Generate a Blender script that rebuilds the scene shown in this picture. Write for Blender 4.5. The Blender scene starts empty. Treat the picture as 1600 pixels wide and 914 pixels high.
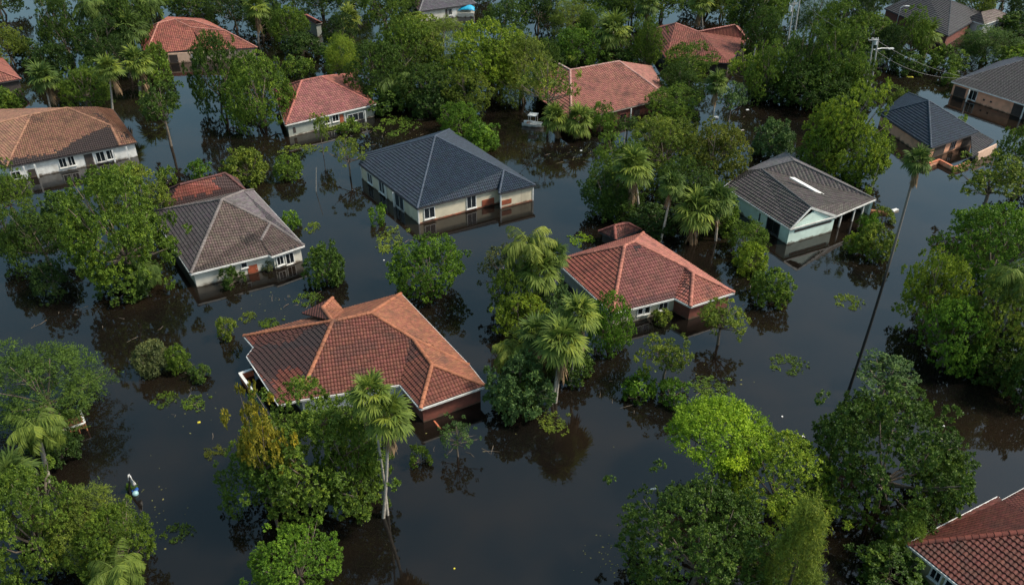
import bpy, bmesh, math, random
import numpy as np
from mathutils import Vector
from mathutils.geometry import tessellate_polygon

# ------------------------------------------------------------------ camera, sky, sun, exposure
sc = bpy.context.scene
C = sc.collection
F_PX, PITCH, CAM_H = 1263.0, math.radians(33.0), 44.0
cam = bpy.data.objects.new('camera', bpy.data.cameras.new('camera'))
C.objects.link(cam)
cam.location = (0, 0, CAM_H)
cam.rotation_euler = (math.pi / 2 - PITCH, 0, 0)
cam.data.sensor_width = 36.0
cam.data.lens = F_PX / 1600 * 36
cam.data.clip_end = 2000
sc.camera = cam

SUN_ELEV, SUN_AZ = math.radians(50), math.radians(92)      # azimuth clockwise from the view direction
world = bpy.data.worlds.new('World'); sc.world = world
world.use_nodes = True
wn = world.node_tree
sky = wn.nodes.new('ShaderNodeTexSky'); sky.sky_type = 'NISHITA'; sky.sun_disc = False
sky.sun_elevation = SUN_ELEV; sky.sun_rotation = SUN_AZ
sky.dust_density = 2.6; sky.air_density = 1.0; sky.ozone_density = 2.0
hs = wn.nodes.new('ShaderNodeHueSaturation'); hs.inputs['Saturation'].default_value = 0.95; hs.inputs['Hue'].default_value = 0.462      # thin cloud veil: a greyer sky
wn.links.new(sky.outputs[0], hs.inputs['Color']); wn.links.new(hs.outputs[0], wn.nodes['Background'].inputs[0])
wn.nodes['Background'].inputs[1].default_value = 0.135
sun = bpy.data.objects.new('sun', bpy.data.lights.new('sun', 'SUN'))
C.objects.link(sun)
sun.data.energy = 3.2; sun.data.angle = math.radians(10); sun.data.color = (1.0, 0.91, 0.76)
sd = Vector((math.sin(SUN_AZ) * math.cos(SUN_ELEV), math.cos(SUN_AZ) * math.cos(SUN_ELEV), math.sin(SUN_ELEV)))
sun.rotation_euler = sd.to_track_quat('Z', 'Y').to_euler()
sc.view_settings.view_transform = 'Standard'
sc.view_settings.look = 'None'
sc.view_settings.exposure = 0.4
sc.view_settings.gamma = 1.0
sc.cycles.max_bounces = 6
sc.cycles.use_denoising = True

# ------------------------------------------------------------------ helpers
FW = np.array([0, math.cos(PITCH), -math.sin(PITCH)]); UP = np.array([0, math.sin(PITCH), math.cos(PITCH)]); RT = np.array([1.0, 0, 0])
EYE = np.array([0, 0, CAM_H])
def ray(x, y): return FW * F_PX + RT * (x - 800) + UP * (457 - y)
def at(x, y, z=0.0):
    d = ray(x, y); return EYE + d * ((z - CAM_H) / d[2])
def at_depth(x, y, Y):                       # point of the ray on the vertical plane world-Y = Y
    d = ray(x, y); return EYE + d * (Y / d[1])
def on_plane(x, y, a, b, c):
    n = np.cross(b - a, c - a); d = ray(x, y); return EYE + d * (((a - EYE) @ n) / (d @ n))
def pix(p):
    v = np.asarray(p, float) - EYE; k = F_PX / (v @ FW); return 800 + (v @ RT) * k, 457 - (v @ UP) * k
def px_m(y): return 0.839 * (y + 363) / CAM_H

def tag(o, label=None, cat=None, group=None, kind=None):
    if label: o['label'] = label
    if cat: o['category'] = cat
    if group: o['group'] = group
    if kind: o['kind'] = kind
    return o
def empty(name, loc=(0, 0, 0), rz=0.0):
    o = bpy.data.objects.new(name, None); C.objects.link(o); o.location = loc; o.rotation_euler = (0, 0, rz)
    o.empty_display_size = 0.3
    return o
def link(name, me, mat, parent=None, loc=None, local=False):
    """one mesh object; world-space vertices unless local"""
    o = bpy.data.objects.new(name, me); C.objects.link(o)
    if mat and not me.materials: me.materials.append(mat)
    if parent:
        o.parent = parent
        if not local: 
            off = Vector((0, 0, 0)); q = parent
            while q: off += q.location; q = q.parent
            o.location = -off
    if loc: o.location = loc
    return o

class MB:
    def __init__(s): s.v = []; s.f = []
    def quadbox(s, pts):                      # 8 points: bottom 4 CCW, top 4
        n = len(s.v); s.v += [tuple(p) for p in pts]
        s.f += [tuple(n + i for i in q) for q in ((3, 2, 1, 0), (4, 5, 6, 7), (0, 1, 5, 4), (1, 2, 6, 5), (2, 3, 7, 6), (3, 0, 4, 7))]
    def beam(s, a, b, w, h, up=(0, 0, 1)):    # box from a to b, section w x h centred
        a = np.array(a, float); b = np.array(b, float); d = b - a; d /= np.linalg.norm(d)
        u = np.array(up, float); sd_ = np.cross(d, u); L = np.linalg.norm(sd_)
        if L < 1e-4: sd_ = np.cross(d, (1, 0, 0)); L = np.linalg.norm(sd_)
        sd_ = sd_ / L * w / 2; up_ = np.cross(sd_, d); up_ = up_ / np.linalg.norm(up_) * h / 2
        s.quadbox([a - sd_ - up_, a + sd_ - up_, b + sd_ - up_, b - sd_ - up_, a - sd_ + up_, a + sd_ + up_, b + sd_ + up_, b - sd_ + up_])
    def box(s, c, sx, sy, sz, rz=0.0):
        cs, sn = math.cos(rz), math.sin(rz); P = []
        for z in (0, sz):
            for x, y in ((-1, -1), (1, -1), (1, 1), (-1, 1)):
                x *= sx / 2; y *= sy / 2; P.append((c[0] + x * cs - y * sn, c[1] + x * sn + y * cs, c[2] + z))
        s.quadbox(P)
    def tube(s, pts, rad, n=7, cap=True):
        pts = [np.array(p, float) for p in pts]; base = len(s.v); ref = np.array([0.31, 0.95, 0.05])
        for i, p in enumerate(pts):
            d = pts[min(i + 1, len(pts) - 1)] - pts[max(i - 1, 0)]; d = d / (np.linalg.norm(d) + 1e-9)
            u = np.cross(d, ref); u /= np.linalg.norm(u) + 1e-9; w = np.cross(d, u)
            r = rad[i] if hasattr(rad, '__len__') else rad
            for k in range(n):
                a = 2 * math.pi * k / n; s.v.append(tuple(p + u * r * math.cos(a) + w * r * math.sin(a)))
        for i in range(len(pts) - 1):
            for k in range(n):
                a = base + i * n + k; b = base + i * n + (k + 1) % n; s.f.append((a, b, b + n, a + n))
        if cap:
            s.f.append(tuple(base + k for k in range(n))[::-1]); e = base + (len(pts) - 1) * n; s.f.append(tuple(e + k for k in range(n)))
    def poly(s, pts):
        n = len(s.v); s.v += [tuple(p) for p in pts]; s.f.append(tuple(range(n, n + len(pts))))
    def me(s, name='mesh', smooth=False):
        m = bpy.data.meshes.new(name); m.from_pydata(s.v, [], s.f); m.update()
        if smooth: m.polygons.foreach_set('use_smooth', [True] * len(m.polygons))
        return m
    def build(s, name, mat, parent=None, smooth=False): return link(name, s.me(name, smooth), mat, parent)

# ------------------------------------------------------------------ materials
def new_mat(name):
    m = bpy.data.materials.new(name); m.use_nodes = True
    nt = m.node_tree; return m, nt, nt.nodes['Principled BSDF']
def plain(name, col, rough=0.6, var=0.25, scale=2.0, metal=0.0, dirt=None, dirt_amt=0.5):
    m, nt, b = new_mat(name); N = nt.nodes; L = nt.links
    tc = N.new('ShaderNodeTexCoord'); no = N.new('ShaderNodeTexNoise'); no.inputs['Scale'].default_value = scale; no.inputs['Detail'].default_value = 6
    L.new(tc.outputs['Object'], no.inputs['Vector'])
    r = N.new('ShaderNodeMapRange'); r.inputs[1].default_value = 0.3; r.inputs[2].default_value = 0.7; r.inputs[3].default_value = 1 - var; r.inputs[4].default_value = 1 + var * 0.4
    L.new(no.outputs[0], r.inputs[0])
    mx = N.new('ShaderNodeVectorMath'); mx.operation = 'SCALE'; mx.inputs[0].default_value = col[:3]; L.new(r.outputs[0], mx.inputs['Scale'])
    out = mx.outputs[0]
    if dirt:
        n2 = N.new('ShaderNodeTexNoise'); n2.inputs['Scale'].default_value = scale * 0.35; n2.inputs['Detail'].default_value = 8; L.new(tc.outputs['Object'], n2.inputs['Vector'])
        r2 = N.new('ShaderNodeMapRange'); r2.inputs[1].default_value = 0.52; r2.inputs[2].default_value = 0.66; r2.inputs[4].default_value = dirt_amt; L.new(n2.outputs[0], r2.inputs[0])
        mm = N.new('ShaderNodeMix'); mm.data_type = 'RGBA'; L.new(r2.outputs[0], mm.inputs[0]); L.new(out, mm.inputs[6]); mm.inputs[7].default_value = (*dirt, 1); out = mm.outputs[2]
    if name.endswith('wall') or name.endswith('base') or name == 'white_paint':      # silt line left by the flood
        sp = N.new('ShaderNodeSeparateXYZ'); L.new(tc.outputs['Object'], sp.inputs[0])
        n4 = N.new('ShaderNodeTexNoise'); n4.inputs['Scale'].default_value = 1.7; n4.inputs['Detail'].default_value = 7; L.new(tc.outputs['Object'], n4.inputs['Vector'])
        ad = N.new('ShaderNodeMath'); ad.operation = 'MULTIPLY_ADD'; L.new(n4.outputs[0], ad.inputs[0]); ad.inputs[1].default_value = -0.9; L.new(sp.outputs[2], ad.inputs[2])
        r4 = N.new('ShaderNodeMapRange'); r4.inputs[1].default_value = -0.42; r4.inputs[2].default_value = -0.22; r4.inputs[3].default_value = 0.85; r4.inputs[4].default_value = 0.0; L.new(ad.outputs[0], r4.inputs[0])
        m4 = N.new('ShaderNodeMix'); m4.data_type = 'RGBA'; L.new(r4.outputs[0], m4.inputs[0]); L.new(out, m4.inputs[6]); m4.inputs[7].default_value = (0.10, 0.07, 0.045, 1); out = m4.outputs[2]
    L.new(out, b.inputs['Base Color']); b.inputs['Roughness'].default_value = rough; b.inputs['Metallic'].default_value = metal
    bp = N.new('ShaderNodeBump'); bp.inputs['Strength'].default_value = 0.15; bp.inputs['Distance'].default_value = 0.03; L.new(no.outputs[0], bp.inputs['Height']); L.new(bp.outputs[0], b.inputs['Normal'])
    return m
def tile_mat(name, rough, grime):
    m, nt, b = new_mat(name); N = nt.nodes; L = nt.links
    at_ = N.new('ShaderNodeAttribute'); at_.attribute_name = 'tile_colour'
    tc = N.new('ShaderNodeTexCoord'); no = N.new('ShaderNodeTexNoise'); no.inputs['Scale'].default_value = 0.55; no.inputs['Detail'].default_value = 9; no.inputs['Roughness'].default_value = 0.65
    L.new(tc.outputs['Object'], no.inputs['Vector'])
    r = N.new('ShaderNodeMapRange'); r.inputs[1].default_value = 0.5; r.inputs[2].default_value = 0.72; r.inputs[4].default_value = grime; L.new(no.outputs[0], r.inputs[0])
    n2 = N.new('ShaderNodeTexNoise'); n2.inputs['Scale'].default_value = 9; n2.inputs['Detail'].default_value = 4; L.new(tc.outputs['Object'], n2.inputs['Vector'])
    r3 = N.new('ShaderNodeMapRange'); r3.inputs[3].default_value = 0.75; r3.inputs[4].default_value = 1.25; L.new(n2.outputs[0], r3.inputs[0])
    sc_ = N.new('ShaderNodeVectorMath'); sc_.operation = 'SCALE'; L.new(at_.outputs['Color'], sc_.inputs[0]); L.new(r3.outputs[0], sc_.inputs['Scale'])
    mm = N.new('ShaderNodeMix'); mm.data_type = 'RGBA'; L.new(r.outputs[0], mm.inputs[0]); L.new(sc_.outputs[0], mm.inputs[6]); mm.inputs[7].default_value = (0.035, 0.028, 0.024, 1)
    L.new(mm.outputs[2], b.inputs['Base Color']); b.inputs['Roughness'].default_value = rough
    b.inputs['Specular IOR Level'].default_value = 0.3
    return m
def leaf_mat(name, rough=0.45, trans=0.25, var=0.55):
    m, nt, b = new_mat(name); N = nt.nodes; L = nt.links
    oi = N.new('ShaderNodeObjectInfo'); a = N.new('ShaderNodeAttribute'); a.attribute_name = 'tone'
    r = N.new('ShaderNodeMapRange'); r.inputs[3].default_value = 1 - var; r.inputs[4].default_value = 1 + var; L.new(a.outputs['Fac'], r.inputs[0])
    s = N.new('ShaderNodeVectorMath'); s.operation = 'SCALE'; L.new(oi.outputs['Color'], s.inputs[0]); L.new(r.outputs[0], s.inputs['Scale'])
    # young leaves at high tone turn yellower
    y = N.new('ShaderNodeVectorMath'); y.operation = 'MULTIPLY'; L.new(s.outputs[0], y.inputs[0]); y.inputs[1].default_value = (1.35, 1.08, 0.8)
    r2 = N.new('ShaderNodeMapRange'); r2.inputs[1].default_value = 0.45; r2.inputs[2].default_value = 1.0; L.new(a.outputs['Fac'], r2.inputs[0])
    mm = N.new('ShaderNodeMix'); mm.data_type = 'RGBA'; L.new(r2.outputs[0], mm.inputs[0]); L.new(s.outputs[0], mm.inputs[6]); L.new(y.outputs[0], mm.inputs[7])
    L.new(mm.outputs[2], b.inputs['Base Color']); b.inputs['Roughness'].default_value = rough; b.inputs['Specular IOR Level'].default_value = 0.2
    t = N.new('ShaderNodeBsdfTranslucent'); L.new(mm.outputs[2], t.inputs['Color'])
    ms = N.new('ShaderNodeMixShader'); ms.inputs[0].default_value = trans; L.new(b.outputs[0], ms.inputs[1]); L.new(t.outputs[0], ms.inputs[2])
    L.new(ms.outputs[0], N['Material Output'].inputs['Surface'])
    return m
M = {}
M['leaf'] = leaf_mat('glossy_leaves', 0.5, 0.30, 0.55)
M['fine'] = leaf_mat('fine_leaves', 0.6, 0.32, 0.5)
M['dead'] = plain('dead_fronds', (0.26, 0.17, 0.09), 0.9, 0.4, 6)
M['bark'] = plain('bark', (0.17, 0.135, 0.10), 0.9, 0.5, 5)
M['palm_bark'] = plain('palm_bark', (0.42, 0.38, 0.32), 0.85, 0.45, 7)
M['dark_bark'] = plain('wet_dark_bark', (0.035, 0.028, 0.022), 0.5, 0.4, 5)
M['white'] = plain('white_paint', (0.72, 0.72, 0.69), 0.5, 0.18, 2.5, dirt=(0.35, 0.32, 0.26), dirt_amt=0.35)
M['cream'] = plain('cream_wall', (0.62, 0.56, 0.42), 0.75, 0.12, 1.5, dirt=(0.42, 0.37, 0.27), dirt_amt=0.5)
M['pale'] = plain('pale_wall', (0.60, 0.58, 0.50), 0.75, 0.15, 1.5, dirt=(0.38, 0.36, 0.28), dirt_amt=0.5)
M['mint'] = plain('mint_wall', (0.68, 0.84, 0.76), 0.7, 0.08, 1.5, dirt=(0.38, 0.5, 0.42), dirt_amt=0.4)
M['orange'] = plain('orange_wall', (0.80, 0.40, 0.25), 0.75, 0.15, 1.5, dirt=(0.36, 0.2, 0.13), dirt_amt=0.5)
M['peach'] = plain('peach_wall', (0.68, 0.46, 0.33), 0.75, 0.15, 1.5, dirt=(0.4, 0.27, 0.2), dirt_amt=0.5)
M['brick'] = plain('red_brown_wall', (0.20, 0.065, 0.045), 0.75, 0.3, 3, dirt=(0.1, 0.05, 0.04), dirt_amt=0.6)
M['rust'] = plain('rust_red_base', (0.36, 0.09, 0.04), 0.7, 0.3, 3, dirt=(0.16, 0.05, 0.03), dirt_amt=0.6)
M['terra'] = plain('terracotta_coping', (0.55, 0.17, 0.08), 0.7, 0.25, 3, dirt=(0.25, 0.1, 0.06), dirt_amt=0.5)
M['olive'] = plain('olive_wall', (0.33, 0.30, 0.17), 0.75, 0.15, 1.5)
M['greygreen'] = plain('grey_green_wall', (0.30, 0.32, 0.28), 0.75, 0.2, 1.5)
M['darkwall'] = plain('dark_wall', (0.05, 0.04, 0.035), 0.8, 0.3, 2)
M['darktrim'] = plain('dark_trim', (0.045, 0.045, 0.05), 0.5, 0.2, 2)
M['soffit'] = plain('soffit', (0.25, 0.22, 0.19), 0.8, 0.2, 2)
M['wood'] = plain('wood', (0.30, 0.13, 0.06), 0.7, 0.35, 4)
M['concrete'] = plain('pole_concrete', (0.42, 0.41, 0.39), 0.7, 0.2, 4)
M['metal'] = plain('galvanised', (0.62, 0.63, 0.64), 0.4, 0.1, 4)
M['wire'] = plain('wire', (0.16, 0.16, 0.17), 0.5, 0.1, 4)
M['tarp'] = plain('blue_tarp', (0.02, 0.38, 0.62), 0.4, 0.2, 2)
M['teal'] = plain('pale_teal_plastic', (0.30, 0.50, 0.52), 0.3, 0.1, 4)
M['navy'] = plain('blue_plastic', (0.02, 0.08, 0.3), 0.3, 0.1, 4)
M['plastic'] = plain('white_plastic', (0.8, 0.8, 0.78), 0.4, 0.1, 4)
M['yellow'] = plain('yellow_cloth', (0.65, 0.55, 0.05), 0.7, 0.2, 4)
g, nt_, b_ = new_mat('window_glass'); b_.inputs['Base Color'].default_value = (0.012, 0.016, 0.02, 1); b_.inputs['Roughness'].default_value = 0.06; b_.inputs['Specular IOR Level'].default_value = 0.8; M['glass'] = g
M['tile'] = tile_mat('roof_tiles', 0.68, 0.62)
M['slate'] = tile_mat('slate_tiles', 0.6, 0.15)

# floating flood water
wm, nt, b = new_mat('flood_water'); N = nt.nodes; L = nt.links
tc = N.new('ShaderNodeTexCoord'); mp = N.new('ShaderNodeMapping'); L.new(tc.outputs['Object'], mp.inputs[0])
n1 = N.new('ShaderNodeTexNoise'); n1.inputs['Scale'].default_value = 1.6; n1.inputs['Detail'].default_value = 3; L.new(mp.outputs[0], n1.inputs['Vector'])
n2 = N.new('ShaderNodeTexNoise'); n2.inputs['Scale'].default_value = 0.07; n2.inputs['Detail'].default_value = 3; L.new(tc.outputs['Object'], n2.inputs['Vector'])
r = N.new('ShaderNodeMapRange'); r.inputs[1].default_value = 0.42; r.inputs[2].default_value = 0.65; r.inputs[3].default_value = 0.05; r.inputs[4].default_value = 0.22; L.new(n2.outputs[0], r.inputs[0])
bp = N.new('ShaderNodeBump'); bp.inputs['Distance'].default_value = 0.03; L.new(r.outputs[0], bp.inputs['Strength']); L.new(n1.outputs[0], bp.inputs['Height'])
n3 = N.new('ShaderNodeTexNoise'); n3.inputs['Scale'].default_value = 0.12; n3.inputs['Detail'].default_value = 5; L.new(tc.outputs['Object'], n3.inputs['Vector'])
cr = N.new('ShaderNodeValToRGB'); cr.color_ramp.elements[0].color = (0.0050, 0.0045, 0.0040, 1); cr.color_ramp.elements[1].color = (0.0135, 0.0092, 0.0058, 1)
cr.color_ramp.elements[0].position = 0.35; cr.color_ramp.elements[1].position = 0.7
L.new(n3.outputs[0], cr.inputs[0]); L.new(cr.outputs[0], b.inputs['Base Color'])
b.inputs['Roughness'].default_value = 0.03; b.inputs['IOR'].default_value = 1.58; L.new(bp.outputs[0], b.inputs['Normal'])
M['water'] = wm
w = MB(); w.poly([(-420, -60, 0), (420, -60, 0), (420, 700, 0), (-420, 700, 0)])
tag(w.build('flood_water', M['water']), kind='structure')

# ------------------------------------------------------------------ roofs and houses
COL = {'orange': (.25, .095, .052), 'red': (.285, .10, .072), 'dullred': (.23, .082, .06), 'pinkred': (.30, .125, .095), 'tan': (.215, .112, .072),
       'brown': (.115, .085, .073), 'grey': (.075, .063, .056), 'navy': (.023, .036, .055), 'slate': (.036, .036, .040), 'deep': (.135, .043, .032)}
STAIN_SHADE = np.array((0.028, 0.026, 0.028))  # near-black mixed into tiles for roof stains and painted-in eave shade
def inside(poly, x, y):
    c = False; n = len(poly)
    for i in range(n):
        x1, y1 = poly[i]; x2, y2 = poly[i - 1]
        if (y1 > y) != (y2 > y) and x < (x2 - x1) * (y - y1) / (y2 - y1) + x1: c = not c
    return c
def tile_face(out, poly, colour, stain_shades, rng, TW, TL, amp, rise, edge=(0, 1)):
    """real tiles over one roof face (poly: 3D points); appended to the bmesh 'out'"""
    P = [np.array(p, float) for p in poly]
    e = P[edge[1]] - P[edge[0]]; u = np.array([e[0], e[1]]); u /= np.linalg.norm(u); v = np.array([-u[1], u[0]])
    if np.mean([(p[:2] - P[edge[0]][:2]) @ v for p in P]) < 0: v = -v
    o = P[edge[0]][:2]
    tris = tessellate_polygon([[Vector((p[0], p[1], 0)) for p in P]])
    lay = out.loops.layers.float_color['tile_colour']
    for t in tris:
        T = [P[i] for i in t]
        n = np.cross(T[1] - T[0], T[2] - T[0])
        if abs(n[2]) < 1e-6: continue
        slope = math.sqrt(n[0] ** 2 + n[1] ** 2) / abs(n[2]); tl = TL * math.cos(math.atan(slope))
        uv = [((p[:2] - o) @ u, (p[:2] - o) @ v) for p in T]
        i0, i1 = math.floor(min(a[0] for a in uv) / TW), math.ceil(max(a[0] for a in uv) / TW)
        j0, j1 = math.floor(min(a[1] for a in uv) / tl), math.ceil(max(a[1] for a in uv) / tl)
        bm = bmesh.new(); bl = bm.loops.layers.float_color.new('tile_colour')
        zf = lambda x, y: T[0][2] - (n[0] * (x - T[0][0]) + n[1] * (y - T[0][1])) / n[2]
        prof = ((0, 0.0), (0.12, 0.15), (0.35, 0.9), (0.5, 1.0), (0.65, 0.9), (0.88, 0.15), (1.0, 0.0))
        area = lambda a, b_, c: (b_[0] - a[0]) * (c[1] - a[1]) - (b_[1] - a[1]) * (c[0] - a[0])
        cen = (sum(a[0] for a in uv) / 3, sum(a[1] for a in uv) / 3)
        rad = [0.8 * TW + 0.8 * tl] * 3
        for i in range(i0, i1):
            for j in range(j0, j1):
                cu, cv = (i + .5) * TW, (j + .5) * tl
                ok = True
                for k in range(3):
                    a, b2 = uv[k], uv[(k + 1) % 3]
                    s = area(a, b2, (cu, cv)); s0 = area(a, b2, cen); Lk = math.hypot(b2[0] - a[0], b2[1] - a[1])
                    if s * (1 if s0 > 0 else -1) < -rad[0] * Lk * 0.7: ok = False; break
                if not ok: continue
                jit = rng.gauss(0, 0.004)
                rows = []; dk = {}
                for (vv, zz) in ((0.0, -0.01), (0.0, rise), (1.0, 0.0)):
                    row = []
                    for (fu, h) in prof:
                        xx = o + u * (cu + (fu - .5) * TW) + v * (j + vv) * tl
                        z = zf(xx[0], xx[1]) + (amp * h if zz >= 0 else 0) + max(zz, 0) + jit
                        row.append(bm.verts.new((xx[0], xx[1], z))); dk[row[-1]] = (.78 if h < .2 else 1.03) * (.36 if zz < 0 else 1)  # shade of valleys and risers is painted into the tile colour
                    rows.append(row)
                x0 = o + u * cu + v * cv; z0 = zf(x0[0], x0[1])
                c = np.array(colour) * (1 + rng.uniform(-.2, .22)) * np.array((1, 1 + rng.uniform(-.1, .1), 1))
                if stain_shades:
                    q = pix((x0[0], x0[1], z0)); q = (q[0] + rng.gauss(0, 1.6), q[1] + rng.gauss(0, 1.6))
                    for (pl, am) in stain_shades:
                        if inside(pl, *q): c = c * (1 - am) + STAIN_SHADE * am
                for r0, r1 in ((rows[0], rows[1]), (rows[1], rows[2])):
                    for k in range(len(prof) - 1):
                        f = bm.faces.new((r0[k], r0[k + 1], r1[k + 1], r1[k]))
                        for lp in f.loops:
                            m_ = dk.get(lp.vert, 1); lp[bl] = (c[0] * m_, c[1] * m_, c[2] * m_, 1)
        # cut to the triangle with vertical planes
        cc = np.mean([p[:2] for p in T], axis=0)
        for k in range(3):
            a, b2 = T[k][:2], T[(k + 1) % 3][:2]; nn = np.array([(b2 - a)[1], -(b2 - a)[0]])
            if nn @ (cc - a) > 0: nn = -nn
            geom = bm.verts[:] + bm.edges[:] + bm.faces[:]
            bmesh.ops.bisect_plane(bm, geom=geom, dist=1e-5, plane_co=(a[0], a[1], 0), plane_no=(nn[0], nn[1], 0), clear_outer=True)
        vm = {vv: out.verts.new(vv.co) for vv in bm.verts}
        for f in bm.faces:
            try: nf = out.faces.new([vm[x] for x in f.verts])
            except ValueError: continue
            for la, lb in zip(nf.loops, f.loops): la[lay] = lb[bl]
        bm.free()

def offset_poly(P, d):
    """move every edge of a CCW plan polygon inwards by d"""
    n = len(P); out = []
    for i in range(n):
        a, b2, c = P[i - 1][:2], P[i][:2], P[(i + 1) % n][:2]
        d1 = (b2 - a) / np.linalg.norm(b2 - a); d2 = (c - b2) / np.linalg.norm(c - b2)
        n1 = np.array([-d1[1], d1[0]]); n2 = np.array([-d2[1], d2[0]])
        k = 1 + n1 @ n2
        out.append(b2 + (n1 + n2) / max(k, 0.35) * d)
    return out

def house(spec):
    nm = spec.get('name', 'flooded_house'); rng = random.Random(spec['seed'])
    V = {}
    for k, s in spec['v'].items():
        if s[0] == 'par': a, b2, c = (V[x] for x in s[1:]); V[k] = a + b2 - c
        elif isinstance(s[2], str): V[k] = on_plane(s[0], s[1], *(V[x] for x in s[2].split(',')))
        else: V[k] = at(s[0], s[1], s[2] + spec.get('dz', 0))
    out = [V[k] for k in spec['out']]; spec['fcol'] = {k: tuple(np.array(c) * (.68, .72, .80)) for k, c in spec.get('fcol', {}).items()}  # some slopes' tile colours carry painted-in sky light and shade
    walls = [V[k] for k in spec.get('wall', spec['out'])]
    cx = np.mean([p for p in walls], axis=0)
    root = empty(nm, (cx[0], cx[1], 0))
    tag(root, spec['label'], spec.get('cat', 'house'), 'flooded houses')
    # roof
    bm = bmesh.new(); bm.loops.layers.float_color.new('tile_colour')
    base = COL[spec['col']]
    for f in spec['faces']:
        tile_face(bm, [V[k] for k in f], spec.get('fcol', {}).get(f, base), spec.get('stain_shade', []), rng, spec.get('tw', 0.26 if spec['seed'] < 12 else .34), spec.get('tl', 0.36 if spec['seed'] < 12 else .45), spec.get('amp', 0.06), spec.get('rise', 0.075))
    lay = bm.loops.layers.float_color['tile_colour']
    for f in spec['faces']:                                   # deck under the tiles
        P = [Vector(V[k]) - Vector((0, 0, 0.05)) for k in f]
        for t in tessellate_polygon([[Vector((p.x, p.y, 0)) for p in P]]):
            ff = bm.faces.new([bm.verts.new(P[i]) for i in t])
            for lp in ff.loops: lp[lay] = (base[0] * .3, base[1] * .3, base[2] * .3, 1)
    me = bpy.data.meshes.new('roof'); bm.to_mesh(me); bm.free()
    roof = link('roof', me, M[spec.get('tmat', 'tile')], root)
    # ridge caps: overlapping half-round tiles
    bm = bmesh.new(); lay = bm.loops.layers.float_color.new('tile_colour')
    cc = np.array(spec['cap']) * (.66, .72, .78) if 'cap' in spec else np.array(base) * 1.15
    for a, b2 in spec['caps']:
        A, B = V[a], V[b2]; d = B - A; Lg = np.linalg.norm(d); d = d / Lg
        if A[2] > B[2]: A, B, d = B, A, -d
        s_ = np.cross(d, (0, 0, 1)); s_ /= np.linalg.norm(s_); up = np.cross(s_, d)
        k = max(1, int(Lg / 0.4)); st = Lg / k; cr_ = spec.get('capr', 0.17)
        for i in range(k):
            c = cc * (1 + rng.uniform(-.18, .18))
            jit = rng.gauss(0, 0.008)
            rings = []
            for (tt, rr) in ((0, 1.12), (1.08, 0.92)):
                o = A + d * (i + tt) * st
                rings.append([bm.verts.new(o + s_ * math.cos(an) * cr_ * rr + up * ((math.sin(an) * cr_ * 0.8 * rr) + 0.03 + jit)) for an in [math.pi * q / 6 for q in range(7)]])
            fs = [bm.faces.new((rings[0][q], rings[0][q + 1], rings[1][q + 1], rings[1][q])) for q in range(6)]
            fs.append(bm.faces.new(rings[0][::-1]))
            for f in fs:
                for lp in f.loops: lp[lay] = (c[0], c[1], c[2], 1)
    me = bpy.data.meshes.new('ridge_cap'); bm.to_mesh(me); bm.free()
    link('ridge_cap', me, M[spec.get('tmat', 'tile')], roof)
    # gutter boards and soffit
    mb = MB(); n = len(out)
    for i in range(n):
        a, b2 = out[i], out[(i + 1) % n]; e = b2 - a; nn = np.array([e[1], -e[0], 0]); nn /= np.linalg.norm(nn)
        dd = e / np.linalg.norm(e)
        mb.beam(a + nn * 0.04 + (0, 0, -0.07), b2 + nn * 0.04 + (0, 0, -0.07) - dd * 0.004, 0.09, 0.17 if spec.get('trim', 'white') == 'white' else 0.13)
    mb.build('gutter', M[spec.get('trim', 'white')], roof)
    mb = MB()
    for t in tessellate_polygon([[Vector((p[0], p[1], 0)) for p in out]]):
        mb.poly([out[i] + (0, 0, -0.145) for i in t])
    mb.build('soffit', M['soffit'], roof)
    # walls
    oh = spec.get('oh', 0.32); W = offset_poly(walls, oh); nW = len(W)
    wmat = M[spec['wmat']]; ztop = spec.get('zw', min(p[2] for p in walls)) - 0.15
    th = 0.2; Wi = offset_poly([np.array([*q, 0]) for q in W], th)
    wm = spec.get('wmats', {})
    opens = spec.get('open', [])
    for i in range(nW):
        if i in opens: continue
        j = (i + 1) % nW; mb = MB()
        mb.quadbox([(*W[i], -1.2), (*W[j], -1.2), (*Wi[j], -1.2), (*Wi[i], -1.2), (*W[i], ztop), (*W[j], ztop), (*Wi[j], ztop), (*Wi[i], ztop)])
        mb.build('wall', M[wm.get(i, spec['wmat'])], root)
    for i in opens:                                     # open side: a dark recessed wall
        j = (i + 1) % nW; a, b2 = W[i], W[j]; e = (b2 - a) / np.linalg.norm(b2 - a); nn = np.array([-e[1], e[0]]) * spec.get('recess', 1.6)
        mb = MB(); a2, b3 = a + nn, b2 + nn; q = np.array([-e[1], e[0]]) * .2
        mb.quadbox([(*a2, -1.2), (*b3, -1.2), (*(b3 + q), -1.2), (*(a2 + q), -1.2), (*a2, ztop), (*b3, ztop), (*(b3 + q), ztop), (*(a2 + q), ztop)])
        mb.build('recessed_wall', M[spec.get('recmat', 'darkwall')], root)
    if 'plinth' in spec:
        pm, pz, idx = spec['plinth']
        for i in idx:
            j = (i + 1) % nW; a, b2 = W[i], W[j]; e = (b2 - a) / np.linalg.norm(b2 - a); nn = np.array([e[1], -e[0]])
            mb = MB(); mb.quadbox([(*(a + nn * .05 - e * .05), -1.2), (*(b2 + nn * .05 + e * .05), -1.2), (*(b2 - nn * .02), -1.2), (*(a - nn * .02), -1.2),
                                   (*(a + nn * .05 - e * .05), pz), (*(b2 + nn * .05 + e * .05), pz), (*(b2 - nn * .02), pz), (*(a - nn * .02), pz)])
            mb.build('plinth', M[pm], root)
    corner = spec.get('cornermat')
    if corner:
        for i in range(nW):
            mb = MB(); mb.box((*(W[i]), -1.0), 0.16, 0.16, ztop + 1.0, 0.4); mb.build('corner_trim', M[corner], root)
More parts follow.
